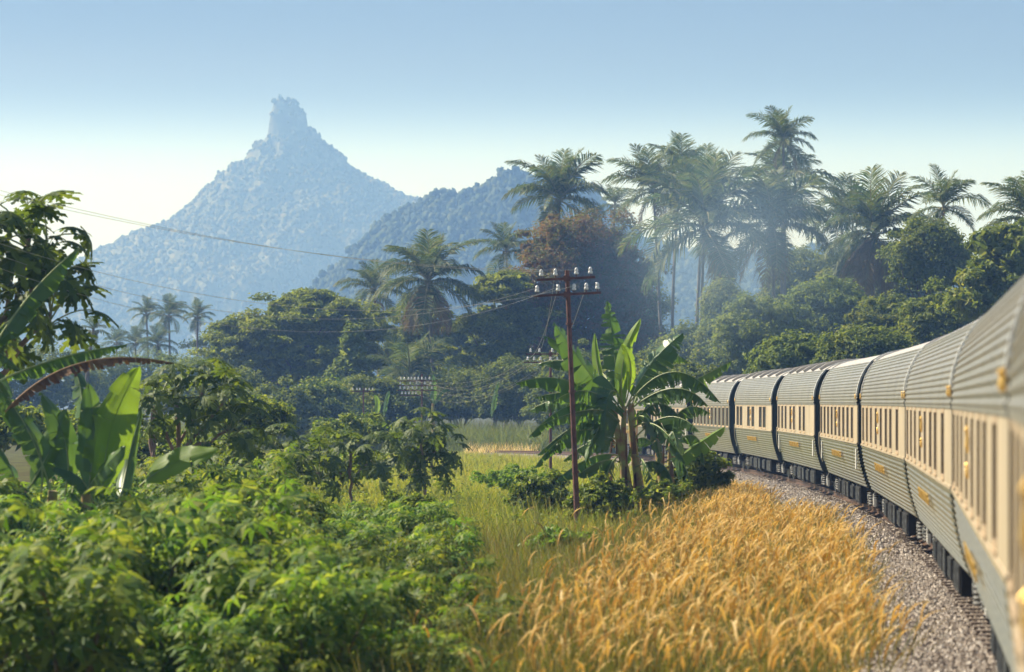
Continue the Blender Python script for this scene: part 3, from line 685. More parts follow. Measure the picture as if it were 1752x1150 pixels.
def palm(label, cpx, cpy, d, rpx, base_px=None, seed=0, nf=24, group='coconut palms along the tree line', dead=2, tr=.14):
    nf = max(12, int(nf * .82)); k = d / F; rg = np.random.default_rng(1000 + seed)
    base_px = cpx + rg.uniform(-12, 12) if base_px is None else base_px
    bz = float(gz(0, d)); base = np.array([(base_px - CX) * k, d + rg.uniform(-1, 1), bz]); top = W(cpx, cpy, d)
    root = thing('coconut_palm', label, 'palm tree', tuple(base), 0, group)
    t = np.linspace(0, 1, 14)[:, None]; P = (top - base) * t; P[:, :2] += (rg.normal(0, .25, 2) * np.sin(t * math.pi))
    mb = MB(); ra = np.linspace(tr * 1.5, tr * .75, 14); ra[0] = tr * 2.2
    mb.tube(P, ra * (1 + .06 * (np.arange(14) % 2)), 9)
    obj('trunk', mb.mesh('trunk', [M['palm_bark']], True), root)
    L_ = rpx * k * rg.uniform(1.12, 1.28); rel = top - base
    for i in range(nf):
        a = i * 2.39996 + rg.uniform(-.25, .25); q = (i + .5) / nf
        j = 0 if q < .16 else 1 if q < .40 else 2 if q < .66 else 3 if q < .86 else 4
        sc_ = L_ * rg.uniform(.82, 1.12) * (.85 if j == 0 else 1)
        obj('frond', FR[j][int(rg.integers(2))], root, tuple(rel + [0, 0, -.25 * q]), (rg.uniform(-.25, .25), rg.uniform(-.12, .12), a), sc_)
    for i in range(dead):
        obj('dry_frond', FD, root, tuple(rel - [0, 0, .3]), (0, rg.uniform(-.1, .3), rg.uniform(0, 6.28)), L_ * .85)
    mb = MB()
    for i in range(7):
        c = np.array([math.cos(i * .9), math.sin(i * .9), -.9 - .3 * (i % 2)]) * .32
        mb.tube([c + [0, 0, .16], c + [0, 0, .08], c, c - [0, 0, .1], c - [0, 0, .15]], [.02, .11, .13, .1, .02], 7)
    obj('coconut_cluster', mb.mesh('coconut_cluster', [M['rachis']], True), root, tuple(rel))
    return root
palms = [
    ('small pale coconut palm standing left of the larger palm above the rain tree', 640, 495, 330, 58, None, 24, 2),
    ('broad coconut palm with drooping yellowish fronds right of the rain tree', 733, 478, 288, 88, 748, 30, 6),
    ('narrow palm peeking out behind the reddish tree, left of its top', 866, 428, 335, 58, None, 20, 0),
    ('large palm rising directly above the reddish tree', 956, 338, 322, 86, 965, 28, 2),
    ('small distant palm between the reddish tree and the smoke', 1052, 348, 365, 38, None, 18, 0),
    ('palm at the upper left of the smoky palm cluster', 1118, 322, 305, 72, 1142, 24, 2),
    ('tallest palm of the smoky palm cluster', 1164, 300, 312, 72, 1155, 26, 1),
    ('palm at the upper right of the smoky palm cluster', 1206, 325, 300, 72, 1190, 24, 2),
    ('low broad palm in front of the smoky palm cluster with drooping fronds', 1205, 384, 275, 118, 1206, 32, 3),
    ('highest palm of the picture with a compact ragged top', 1340, 238, 298, 58, 1332, 24, 2),
    ('palm directly under the highest palm', 1338, 312, 306, 78, 1330, 24, 2),
    ('broad palm with heavy drooping crown below the two stacked palms', 1322, 384, 276, 112, 1320, 32, 3),
    ('dim palm left behind the big palm with brown hanging fronds', 1440, 372, 325, 66, 1445, 22, 0),
    ('big palm with long brown fronds hanging like a skirt', 1496, 398, 268, 108, 1500, 32, 9),
    ('clear palm silhouette against white sky above a leafy tree', 1614, 352, 258, 66, 1620, 18, 1),
    ('palm cut off by the picture edge above the coach roofs', 1762, 372, 232, 86, 1790, 26, 3),
    ('young low palm with long fronds at the foot of the broad palm', 700, 650, 280, 88, 704, 18, 1),
    ('tiny dark palm above the dry banana leaf', 160, 562, 250, 26, 160, 14, 0),
    ('left one of two distant palms beside each other in front of the mountain', 250, 535, 420, 27, 248, 20, 0),
    ('distant palm with pale straight trunk in front of the mountain', 289, 538, 410, 31, 292, 22, 1),
    ('distant palm at the left edge of the rain tree', 338, 540, 405, 28, 340, 20, 1),
    ('hazy low palm right of the tiny dark palm', 200, 585, 430, 28, 205, 18, 0),
    ('hazy low palm under the left distant palm', 232, 585, 400, 31, 240, 20, 0),
    ('hazy low palm under the pale trunk palm', 270, 588, 395, 33, 270, 20, 1),
]
for i, (lb, x, y, d, r_, bp, nf, dead) in enumerate(palms):
    palm(lb, x, y, d, r_, bp, i, nf, dead=dead)

# ------------------------------------------------------------------ broadleaf trees
tree('rain_tree', 'wide umbrella shaped dark green tree in layered tiers left of the palms', 'tree', 520, 300,
     [(530, 535, 90, 34, 0, 6.5, 60, 17, 150), (450, 570, 85, 32, -1, 6, 55, 17, 150), (600, 560, 80, 36, 0, 6, 50, 17, 150), (520, 610, 130, 60, -2, 6, 90, 17, 140), (410, 605, 55, 40, -1, 5, 30, 16, 130), (505, 660, 140, 40, -1, 5, 60, 17, 110), (545, 507, 40, 12, 0, 3, 16, 10, 110)], M['rain'], 21, (.42, .24), .5, flat=.42, up=.9, limbs=24)
tree('conical_tree', 'small cone shaped glossy tree in front of the rain tree', 'tree', 605, 275,
     [(603, 580, 14, 22, 0, 1.0, 10, 10, 90), (603, 615, 26, 26, 0, 1.5, 18, 11, 90), (598, 648, 40, 24, 0, 2, 26, 12, 90)], M['olive'], 22, (.36, .24), .12)
tree('red_leaved_tree', 'tall rounded tree flecked with reddish leaves behind the telegraph pole', 'tree', 985, 300,
     [(985, 430, 92, 60, 0, 6, 80, 19, 150), (960, 500, 100, 70, -1, 6, 90, 19, 140), (1040, 480, 75, 80, 0, 5, 60, 19, 140), (960, 590, 95, 55, -2, 5, 70, 18, 130), (1060, 570, 60, 80, -1, 5, 55, 18, 130)], M['red'], 23, (.34, .20), .45, limbs=20)
tree('tiered_tree', 'fresh green tree with feathery level branches between palm and reddish tree', 'tree', 840, 292,
     [(845, 500, 60, 20, 0, 4, 26, 16, 150), (870, 480, 45, 16, 0, 3, 16, 14, 150), (830, 555, 70, 22, -1, 4, 30, 16, 150), (845, 610, 75, 26, -1, 4, 34, 16, 140), (880, 560, 60, 60, 2, 4, 40, 18, 120), (830, 650, 90, 24, 0, 4, 34, 16, 120)], M['rain'], 24, (.42, .2), .25, flat=.4, up=.9)
tree('broadleaf_tree', 'dark tree standing behind the broad palm between rain tree and tiered tree', 'tree', 725, 318,
     [(725, 560, 60, 60, 0, 3, 46, 18, 110), (700, 620, 70, 50, -1, 3, 46, 18, 110), (770, 610, 60, 60, -1, 3, 40, 18, 110)], M['dark'], 59, (.36, .22), .25)
rt = [('small round tree showing against the blue gap below the palms', 1238, 515, 262, 30, 34, 'dark'),
      ('rounded olive tree directly below the blue gap, right of the smoke', 1180, 600, 250, 72, 50, 'dark'),
      ('bushy yellowish green tree behind the far coaches', 1310, 560, 236, 88, 66, 'olive'),
      ('dark bushy tree under the stacked palms', 1250, 590, 245, 70, 60, 'dark'),
      ('bushy tree with olive top below the skirted palm', 1420, 535, 240, 95, 70, 'olive'),
      ('dark leafy tree right of the skirted palm', 1530, 555, 232, 88, 58, 'dark'),
      ('leafy tree standing under the clear palm silhouette', 1590, 425, 248, 70, 60, 'dark'),
      ('dark tree above the roof of the middle coaches', 1620, 545, 215, 85, 70, 'dark'),
      ('olive shrubby tree just above the coach roofs', 1370, 610, 200, 90, 45, 'olive'),
      ('dark shrubby tree above the roofs, right of the olive one', 1490, 600, 195, 90, 50, 'dark')]
for i, (lb, x, y, d, rx, ry, mt) in enumerate(rt):
    y += ry * .12; ry *= .86
    k = 190. / d
    tree('broadleaf_tree', lb, 'tree', x, d, [(x, y - ry * .3, rx * .75, ry * .7, 0, rx * d / F * .7, 46, 17, 120), (x - rx * .35, y + ry * .2, rx * .6, ry * .75, -.5, rx * d / F * .6, 40, 17, 120), (x + rx * .4, y + ry * .25, rx * .6, ry * .7, -.5, rx * d / F * .6, 40, 17, 120), (x, y + ry * .75, rx * .95, ry * .7, -.8, rx * d / F * .6, 50, 18, 110)], M[mt], 60 + i, (.30, .19), .25, group='bushy trees behind the train')
tree('breadfruit_tree', 'dark large leaved tree at the picture edge above the nearest coach roofs', 'tree', 1740, 205,
     [(1690, 420, 30, 26, 0, 1.6, 16, 14, 40), (1725, 440, 45, 40, 0, 2, 30, 15, 40), (1680, 470, 50, 24, 0, 2, 26, 14, 40), (1735, 500, 60, 40, 0, 3, 46, 17, 45), (1670, 520, 60, 30, 0, 3, 40, 16, 50), (1760, 440, 60, 70, 1, 3, 50, 17, 45)], M['dark'], 77, (.50, .30), .2)
back = [('dark tree wall between the stacked palms and the dim palm', 1385, 470, 325, 75, 62), ('dark tree wall behind the skirted palm', 1465, 460, 335, 75, 60), ('dark trees between the skirted palm and the clear palm', 1550, 455, 330, 70, 60),
        ('dim tree behind the smoke right of the reddish tree', 1085, 530, 335, 55, 90), ('dark tree under the dim palm beside the coach roofs', 1440, 520, 300, 90, 60)]
for i, (lb, x, y, d, rx, ry) in enumerate(back):
    tree('broadleaf_tree', lb, 'tree', x, d, [(x, y, rx, ry * .8, 0, 3, 50, 18, 100), (x - rx * .3, y + ry * .7, rx * .9, ry * .8, 0, 3, 46, 18, 100), (x + rx * .3, y + ry * .8, rx * .9, ry * .8, 0, 3, 46, 18, 100)], M['dark'], 160 + i, (.36, .22), .22, group='tree wall behind the palms')
# lower trees filling the far edge of the clearing
lows = [(395, 668, 262, 60, 40, 'dark', 'low shrubby tree at the left foot of the rain tree'), (470, 700, 250, 70, 36, 'dark', 'dark thicket under the rain tree'), (545, 690, 255, 60, 34, 'shrub', 'leafy thicket left of the far telegraph pole'),
        (640, 680, 262, 65, 36, 'dark', 'thicket behind the farthest telegraph pole'), (790, 670, 275, 70, 34, 'dark', 'thicket behind the reeds'), (890, 660, 272, 75, 44, 'dark', 'dark thicket left behind the banana leaves'),
        (985, 660, 262, 70, 60, 'dark', 'dark thicket behind the telegraph pole and banana'), (1080, 660, 258, 70, 60, 'dark', 'dark thicket behind the banana crown'), (1165, 670, 225, 60, 50, 'dark', 'dark thicket behind the far end of the train'),
        (320, 655, 330, 70, 40, 'olive', 'pale scrub in front of the distant palms'), (215, 640, 380, 110, 42, 'olive', 'hazy scrub below the hazy palms'), (60, 640, 350, 120, 60, 'dark', 'hazy scrub behind the banana leaves at the picture edge'), (400, 620, 410, 90, 60, 'dark', 'hazy trees left behind the rain tree')]
for i, (x, y, d, rx, ry, mt, lb) in enumerate(lows):
    tree('thicket', lb, 'shrub', x, d, [(x, y, rx, ry, 0, 3.0, 60, 15, 120), (x + rx * .3, y + ry * .7, rx, ry * .8, -.6, 3, 46, 15, 110), (x - rx * .3, y + ry * .75, rx * .9, ry * .8, -.6, 3, 46, 15, 110)], M[mt], 120 + i, (.30, .19), .12, group='thickets at the edge of the clearing')

# ------------------------------------------------------------------ telegraph line
def telegraph_pole(label, px, base_d, top_py, arms, r=.075, base_px=None, brace=False):
    d = base_d; k = d / F; bx = ((base_px or px) - CX) * k; bz = float(gz(0, d)); top = W(px, top_py, d)
    root = thing('telegraph_pole', label, 'telegraph pole', (bx, d, bz), 0, 'telegraph poles beside the line'); o0 = np.array([bx, d, bz])
    mb = MB(); P = np.linspace([0, 0, -.4], top - o0, 6); mb.tube(P, np.linspace(r * 1.1, r * .8, 6), 10)
    for f in (.25, .55, .8): q = (top - o0) * f; mb.cyl(q - [0, 0, .03], q + [0, 0, .03], r * 1.3, 10)
    obj('post', mb.mesh('post', [M['rust']]), root)
    ins = []
    mi = MB()
    mi.tube([(0, 0, 0), (0, 0, .08)], [.012, .012], 6, 1)
    mi.tube([(0, 0, .06), (0, 0, .075), (0, 0, .12), (0, 0, .135), (0, 0, .15), (0, 0, .20), (0, 0, .225), (0, 0, .235)], [.05, .062, .055, .035, .05, .046, .03, .005], 10, 0)
    im = mi.mesh('insulator', [M['porcelain'], M['rust']], True)
    for (py, x0, x1, tilt, pins) in arms:
        a = W(x0, py - tilt / 2, d) - o0; b = W(x1, py + tilt / 2, d) - o0
        a[1] = b[1] = -.10
        mb = MB(); c = (a + b) / 2; an = math.atan2(b[2] - a[2], b[0] - a[0])
        mb.box(c, (np.linalg.norm(b - a) / 2, .03, .032), 0, [[math.cos(an), 0, -math.sin(an)], [0, 1, 0], [math.sin(an), 0, math.cos(an)]])
        q = (px - x0) / (x1 - x0); mb.box(a + (b - a) * q + [0, .05, 0], (.09, .09, .07))
        obj('crossarm', mb.mesh('crossarm', [M['rust']]), root)
        for p in pins:
            q = (p - x0) / (x1 - x0); pos = a + (b - a) * q + [0, 0, .04]
            obj('insulator', im, root, tuple(pos)); ins.append(o0 + pos + [0, 0, .17])
    return root, ins
p1, ins1 = telegraph_pole('tall rusty telegraph pole in front of the banana plant', 970, 82, 462,
    [(477, 918, 1018, -5, [926, 950, 986, 1010]), (504, 912, 1028, -6, [919, 955, 982, 1003, 1022])], base_px=990)
p2, ins2 = telegraph_pole('second telegraph pole mostly hidden behind the banana leaves', 942, 150, 600,
    [(606, 900, 982, 0, [908, 923, 945, 965]), (620, 896, 982, 0, [903, 914, 925, 942, 953, 964])])
p3, ins3 = telegraph_pole('far pole crowded with rows of white insulators above the reeds', 722, 205, 640,
    [(652, 680, 748, 0, [686, 692, 699, 704, 710, 716, 722, 728, 735]), (660, 680, 748, 0, [685, 702, 713, 727, 737]), (668, 680, 748, 0, [685, 692, 699, 706, 713, 723, 731, 739]), (677, 684, 722, 0, [688, 694, 700, 706, 712])], r=.06)
p4, ins4 = telegraph_pole('farthest telegraph pole with a single row of white insulators', 622, 235, 664, [(670, 600, 642, 0, [604, 611, 616, 626, 632, 638])], r=.06)
def wire(a, b, sag, label, group, r=.0045):
    t = np.linspace(0, 1, 28)[:, None]; P = np.array(a) + (np.array(b) - np.array(a)) * t; P[:, 2] -= (4 * sag * t * (1 - t))[:, 0]
    o0 = P[0].copy(); mb = MB(); mb.tube(P - o0, r, 5)
    tag(obj('overhead_wire', mb.mesh('overhead_wire', [M['wire']]), None, tuple(o0)), label, 'wire', group)
wl_lab = ['topmost overhead wire running left from the pole in front of the banana', 'overhead wire running left from the upper crossarm, second pin',
          'overhead wire running left from the upper crossarm, third pin', 'overhead wire running left from the last pin of the upper crossarm']
for i in (0, 2):
    wire(ins1[i], W(-330 + 26 * i, 235 + 14 * i, 55), .55, wl_lab[i], 'wires sagging left from the near pole')
for i, (sg, yy) in enumerate([(1.55, 300), (1.75, 330), (1.3, 318)]):
    wire(ins1[4 + i], W(-330 + 30 * i, yy, 55), sg, ['lower overhead wire from the first pin of the lower crossarm', 'lowest overhead wire sagging in front of the broad palm', 'lower overhead wire from the middle pin of the lower crossarm'][i], 'wires sagging left from the near pole')
for i in range(6):
    wire(ins2[min(i + 3, 9)], ins3[[0, 3, 6, 9, 12, 15][i]], .9 + .12 * i, 'thin sagging wire between the banana and the pole crowded with insulators', 'wires to the far pole', .003)
for i in range(3):
    wire(ins1[[1, 5, 7][i]], ins2[[1, 4, 7][i]], .5, 'wire from the near pole down to the pole behind the banana', 'wires to the second pole', .006)

# ------------------------------------------------------------------ banana plants
def banana_leaf(p0, p1, p2, width, fold=35, tear=.5, seed=0, up=(0, 0, 1), curl=.25, hang=.0, petiole=.10, rib_r=.022):
    """blade with midrib along a bent curve p0-p1-p2 (p1 is passed through)"""
    rg = np.random.default_rng(seed); p0, p1, p2 = [np.array(p, float) for p in (p0, p1, p2)]
    c = 2 * p1 - (p0 + p2) / 2; n = 44; t = np.linspace(0, 1, n)[:, None]
    P = p0 * (1 - t) ** 2 + 2 * c * t * (1 - t) + p2 * t ** 2
    T = unit(np.gradient(P, axis=0)); upv = np.array(up, float)
    Bn = unit(np.cross(T, upv)); Nn = unit(np.cross(Bn, T))
    mb = MB(); mb.tube(P - Nn * rib_r * .6, np.linspace(rib_r, rib_r * .25, n), 6, 1)
    ts = t[:, 0]; s = np.clip((ts - petiole) / (1 - petiole), 0, 1)
    wp = width * .5 * np.minimum(1, (s / .22)) ** .6 * np.clip((1 - s) / .45, 0, 1) ** .55
    wp = np.minimum(wp, width * .5)
    for sg in (-1, 1):
        i = int(np.argmax(s > 0)); 
        while i < n - 1:
            ln = int(max(1, rg.geometric(max(.06, tear)))) if tear > 0 else n
            j = min(n - 1, i + ln)
            f = math.radians(fold) + rg.normal(0, .28) * tear + hang * rg.uniform(.6, 1.3) * tear
            wj = rg.uniform(.82, 1.05) if tear > 0 else 1.0
            shear = rg.normal(.10, .18) * tear + .10; ph0 = rg.uniform(0, 6)
            idx = np.arange(i, j + 1); m = len(idx); q = np.linspace(0, 1, 5)
            rows = []
            for k_, u in enumerate(q):
                a = f * (1 + curl * u) ; lat = Bn[idx] * sg * math.cos(a) - Nn[idx] * math.sin(a)
                if k_ == 0: cur = P[idx].copy()
                else: cur = cur + lat * (wp[idx] * wj / 4)[:, None] + Nn[idx] * (.014 * width * np.sin(idx * .55 + ph0 + u * 1.5) * u)[:, None] + T[idx] * (shear * wp[idx] / 4)[:, None] + rg.normal(0, .006, 3)
                rows.append(cur.copy())
            if tear > 0 and m > 1:   # torn strips narrow towards the margin
                cen = np.stack(rows).mean(axis=1, keepdims=True); sh_ = (1 - .22 * q ** 2 * min(1, tear * 2))[:, None, None]
                rows = list((np.stack(rows) - cen) * sh_ + cen)
            Vv = np.stack(rows, 1).reshape(-1, 3); a_ = np.arange(m - 1)[:, None] * 5 + np.arange(4)[None]
            if m > 1: mb.add(Vv, np.stack([a_, a_ + 1, a_ + 6, a_ + 5], -1).reshape(-1, 4), 0)
            i = j
    return mb
def banana_plant(name, label, base_pxy, d, stems, lvs, seed, group=None, wscale=1.0):
    b = W(base_pxy[0], base_pxy[1], d); b[2] = gz(0, d); root = thing(name, label, 'banana plant', tuple(b), 0, group)
    for i, (x0, y0, x1, y1, w) in enumerate(stems):
        a, c = W(x0, y0, d) - b, W(x1, y1, d) - b; a[1] += .25 * math.sin(i * 2.1); a[2] = min(a[2], -.1)
        mb = MB(); t = np.linspace(0, 1, 12)[:, None]; P = a + (c - a) * t; P[:, 0] += .05 * np.sin(t[:, 0] * 5 + i)
        wv = w * d / F * .5; mb.tube(P, np.linspace(wv * 1.12, wv * .62, 12), 14)
        for k in range(9):   # overlapping dry sheath ends
            f = .12 + .085 * k; q = a + (c - a) * f; an = k * 2.3 + i; r_ = wv * (1.12 - .5 * f)
            dirv = np.array([math.cos(an), math.sin(an), 0]); sd = np.array([-math.sin(an), math.cos(an), 0])
            h = .35; pts = [q + dirv * r_ * 1.02 + sd * r_ * .6 - [0, 0, h], q + dirv * r_ * 1.02 - sd * r_ * .6 - [0, 0, h], q + dirv * r_ * 1.08 - sd * r_ * .25 + [0, 0, h * .8], q + dirv * r_ * 1.08 + sd * r_ * .25 + [0, 0, h * .8]]
            mb.add(pts, [[0, 1, 2, 3]], 1)
        obj('stem', mb.mesh('stem', [M['pseudostem'], M['banana_dry']], True), root)
    for i, lf in enumerate(lvs):
        (a, m_, e, w, fold, tear, kind) = lf[:7]; opt = lf[7] if len(lf) > 7 else {}
        off = opt.get('dy', (0, 0, 0)); pts = []
        for q, oy in zip((a, m_, e), off):
            v = W(q[0], q[1], d); v[1] += oy; pts.append(v - b)
        if kind == 'g' and d > 70: tear = min(.6, max(tear, .3) * 1.25)
        mb = banana_leaf(*pts, w * d / F * wscale, fold, tear, seed + i, opt.get('up', (0, -.25, 1)), opt.get('curl', .35), opt.get('hang', .5), opt.get('pet', .12), opt.get('rib', .022))
        mats = {'g': [M['banana'], M['midrib']], 'l': [M['banana_lime'], M['midrib']], 'd': [M['banana_dry'], M['midrib_dry']]}[kind]
        o = obj('leaf' if kind != 'd' else 'dry_leaf', mb.mesh('leaf', mats), root)
        if kind == 'd': o["label"] = 'withered brown leaf'
    return root
FA = {'up': (0, -1, .35)}          # blade faces the camera
def fa(**k): q = dict(FA); q.update(k); return q
banana_plant('banana_plant', 'tall banana clump with torn leaves beside the telegraph pole', (1085, 915), 86,
    [(1083, 915, 1052, 690, 17), (1102, 915, 1080, 690, 17), (1072, 905, 1066, 695, 13)],
    [((1068, 705), (1066, 620), (1096, 545), 30, 30, .04, 'l', fa(pet=.02, curl=.6)),
     ((1058, 700), (1052, 610), (1040, 514), 44, 25, .5, 'g', fa(hang=.3, dy=(0, .3, .6))),
     ((1035, 680), (1022, 620), (1019, 570), 22, 45, .0, 'l', fa(pet=.1, dy=(0, .4, .6))),
     ((1060, 705), (1003, 632), (948, 553), 56, 14, .22, 'g', fa(dy=(0, -.5, -.9), up=(.45, -.9, .6))),
     ((1056, 705), (990, 612), (930, 574), 46, 40, .10, 'g', {'dy': (0, .2, .5), 'up': (0, -.7, 1)}),
     ((1070, 700), (1112, 625), (1168, 570), 54, 15, .30, 'g', fa(dy=(0, -.2, -.2), up=(-.5, -.9, .5))),
     ((1072, 695), (1150, 636), (1228, 690), 44, 66, .5, 'g', {'hang': .5, 'dy': (0, -.8, -1.2)}),
     ((1078, 700), (1150, 664), (1205, 694), 46, 66, .5, 'g', {'hang': .5, 'dy': (0, -1, -1.5)}),
     ((1120, 690), (1190, 650), (1258, 616), 40, 55, .4, 'g', {'dy': (0, .6, 1.2)}),
     ((1045, 700), (968, 650), (882, 656), 42, 60, .3, 'g', {'dy': (0, -.4, -.6)}),
     ((1045, 680), (985, 622), (920, 622), 34, 60, .3, 'g', {'dy': (0, .6, 1.3)}),
     ((1066, 690), (1040, 676), (1032, 772), 66, 15, .25, 'g', fa(dy=(0, -.9, -1.3), up=(0, -1, .2))),
     ((1052, 720), (985, 690), (903, 748), 50, 60, .35, 'g', {'dy': (0, -.5, -.9)}),
     ((1052, 750), (980, 738), (914, 798), 44, 60, .35, 'g', {'dy': (0, -.8, -1.4)}),
     ((1055, 740), (1000, 722), (920, 780), 46, 62, .35, 'g', {'dy': (0, .6, 1.2)}),
     ((1060, 780), (1010, 782), (950, 822), 44, 50, .3, 'g', {'dy': (0, -.4, -.6)}),
     ((1060, 790), (1025, 788), (985, 812), 44, 50, .3, 'g', {'dy': (0, -1, -1.6)}),
     ((1050, 715), (970, 684), (906, 704), 38, 50, .4, 'g', {'dy': (0, 1, 1.8)}),
     ((1085, 750), (1140, 712), (1190, 738), 44, 58, .35, 'g', {'dy': (0, -1.2, -2)}),
     ((1085, 800), (1130, 792), (1152, 842), 40, 50, .3, 'g', {'dy': (0, -.6, -.8)}),
     ((1070, 700), (1030, 640), (985, 660), 44, 55, .35, 'g', {'dy': (0, 1, 2)}),
     ((1078, 710), (1110, 650), (1150, 650), 40, 55, .4, 'g', {'dy': (0, 1, 2)}),
     ((1078, 690), (1082, 720), (1078, 752), 16, 30, 0, 'l', fa(pet=0)),
     ((1090, 880), (1112, 870), (1120, 915), 28, 60, .6, 'd', {'hang': .8}), ((1096, 870), (1120, 890), (1135, 915), 26, 60, .6, 'd', {'hang': .8}),
     ((1090, 905), (1116, 895), (1145, 915), 26, 60, .6, 'd', {'hang': .8}), ((1050, 740), (1044, 780), (1052, 840), 22, 60, .6, 'd', {'hang': .8}),
     ((1050, 700), (1000, 668), (940, 690), 40, 58, .4, 'g', {'dy': (0, -1.2, -2)}), ((1048, 730), (1000, 712), (950, 760), 40, 58, .4, 'g', {'dy': (0, -1.2, -2)}),
     ((1085, 720), (1130, 690), (1172, 730), 42, 58, .4, 'g', {'dy': (0, -.3, -.4)}), ((1060, 720), (1030, 720), (1000, 790), 44, 40, .3, 'g', fa(dy=(0, -1, -1.5))),
     ((1080, 720), (1108, 720), (1125, 790), 44, 40, .3, 'g', fa(dy=(0, -.9, -1.4))), ((1060, 690), (1025, 630), (968, 622), 40, 55, .35, 'g', {'dy': (0, 1.4, 2.2)}),
     ((1082, 690), (1130, 612), (1185, 618), 38, 55, .45, 'g', {'dy': (0, 1.2, 2.0)}), ((1070, 690), (1078, 630), (1062, 590), 20, 30, .1, 'l', fa(dy=(0, -.6, -.8))),
     ((1060, 720), (1010, 700), (925, 725), 40, 62, .5, 'g', {'dy': (0, -1.5, -2.4), 'hang': .6}), ((1060, 760), (1015, 756), (965, 790), 40, 62, .5, 'g', {'dy': (0, .8, 1.4), 'hang': .6}),
     ((1085, 730), (1125, 730), (1165, 790), 40, 62, .5, 'g', {'dy': (0, -1.4, -2.2), 'hang': .6}), ((1080, 700), (1130, 668), (1185, 672), 38, 60, .5, 'g', {'dy': (0, 1.6, 2.6), 'hang': .6}),
     ((1060, 780), (1040, 800), (1020, 860), 40, 40, .4, 'g', fa(dy=(0, -1, -1.4))), ((1090, 780), (1105, 800), (1120, 855), 38, 40, .4, 'g', fa(dy=(0, -1, -1.3))),
     ((1050, 700), (990, 672), (915, 680), 36, 62, .5, 'g', {'dy': (0, .4, .8), 'hang': .6})], 300, wscale=1.2)
banana_plant('banana_plant', 'smaller dark banana plant right behind the tall clump, against the far coaches', (1135, 880), 91,
    [(1135, 880, 1128, 742, 18), (1150, 880, 1150, 750, 14)],
    [((1132, 760), (1168, 700), (1216, 708), 40, 55, .5, 'g'), ((1132, 760), (1100, 702), (1078, 742), 40, 50, .4, 'g'), ((1140, 800), (1182, 768), (1240, 730), 36, 25, .1, 'l', fa(up=(-.3, -.8, .8))),
     ((1140, 770), (1188, 745), (1205, 800), 38, 60, .4, 'g'), ((1134, 750), (1138, 690), (1130, 640), 34, 40, .4, 'g', fa()), ((1130, 770), (1092, 750), (1070, 800), 40, 55, .4, 'g'),
     ((1140, 770), (1162, 720), (1190, 690), 34, 45, .5, 'g', {'dy': (0, .8, 1.4)}), ((1138, 790), (1165, 790), (1180, 845), 34, 60, .5, 'g', {'dy': (0, -.8, -1.2)}), ((1140, 800), (1150, 810), (1150, 860), 26, 60, .6, 'd', {'hang': .9}),
     ((1130, 760), (1150, 740), (1160, 820), 40, 30, .3, 'g', fa(dy=(0, -.6, -1)))], 340, wscale=1.2)
banana_plant('banana_plant', 'broad banana clump with a brown withered leaf and a bright upright leaf', (150, 870), 56,
    [(150, 890, 152, 846, 26), (95, 890, 92, 840, 26), (40, 890, 35, 835, 26), (200, 890, 205, 850, 20)],
    [((176, 850), (190, 735), (238, 626), 86, 6, .08, 'l', fa(up=(.15, -1, .2), pet=.02, rib=.012)),
     ((148, 850), (160, 750), (150, 655), 70, 12, .12, 'g', fa(up=(.3, -1, .2), pet=.05)),
     ((238, 832), (300, 792), (376, 770), 62, 8, .03, 'l', fa(up=(.1, -.8, .55), pet=.08, dy=(0, -.3, -.5))),
     ((8, 704), (140, 622), (306, 622), 44, 78, .75, 'd', {'hang': .15, 'dy': (0, -.5, -.8), 'rib': .018, 'pet': .02}),
     ((-20, 660), (90, 612), (205, 588), 60, 72, .65, 'g', {'hang': .3, 'dy': (0, .5, 1)}),
     ((70, 850), (60, 750), (-5, 690), 72, 20, .2, 'g', fa(up=(.5, -1, .3))), ((110, 850), (112, 760), (70, 672), 66, 15, .2, 'g', fa(up=(.4, -1, .2))),
     ((140, 850), (180, 805), (226, 762), 60, 15, .05, 'g', fa(up=(-.3, -.9, .6), dy=(0, -.6, -1))), ((40, 850), (85, 770), (112, 700), 60, 15, .1, 'g', fa()),
     ((30, 860), (10, 780), (-40, 740), 70, 30, .3, 'g'), ((90, 850), (40, 720), (-30, 640), 66, 40, .4, 'g'), ((160, 870), (140, 820), (90, 800), 60, 40, .2, 'g'), ((120, 860), (130, 700), (100, 620), 56, 30, .3, 'g', fa(dy=(0, .8, 1.4))),
     ((150, 880), (130, 848), (118, 846), 40, 30, 0, 'g'), ((205, 860), (210, 800), (232, 700), 44, 30, .1, 'g', fa(dy=(0, .6, .9)))], 360, wscale=.85)
banana_plant('banana_plant', 'banana plant at the picture edge with one torn pale leaf reaching up', (-60, 870), 60,
    [(-60, 870, -50, 640, 34), (-95, 870, -90, 650, 30)],
    [((-40, 640), (50, 510), (142, 425), 62, 52, .5, 'g', {'hang': .4, 'dy': (0, -.3, -.5), 'rib': .034}), ((-50, 650), (0, 560), (60, 540), 60, 55, .5, 'g', {'hang': .4}), ((-55, 660), (-20, 600), (40, 640), 60, 50, .5, 'g', {'hang': .4}),
     ((-55, 660), (-10, 640), (30, 720), 60, 40, .4, 'g', fa())], 390)
banana_plant('banana_plant', 'small pale banana shoots standing in the far thicket', (730, 720), 232,
    [(740, 720, 742, 690, 7)], [((742, 700), (742, 670), (741, 641), 14, 20, .1, 'g', fa(rib=.02)), ((740, 705), (752, 672), (770, 668), 14, 40, .3, 'g'), ((642, 720), (646, 690), (640, 676), 10, 20, .1, 'l', fa()), ((655, 720), (660, 690), (666, 668), 10, 20, .1, 'g', fa()), ((840, 720), (845, 690), (853, 650), 12, 30, .2, 'g', fa())], 410)

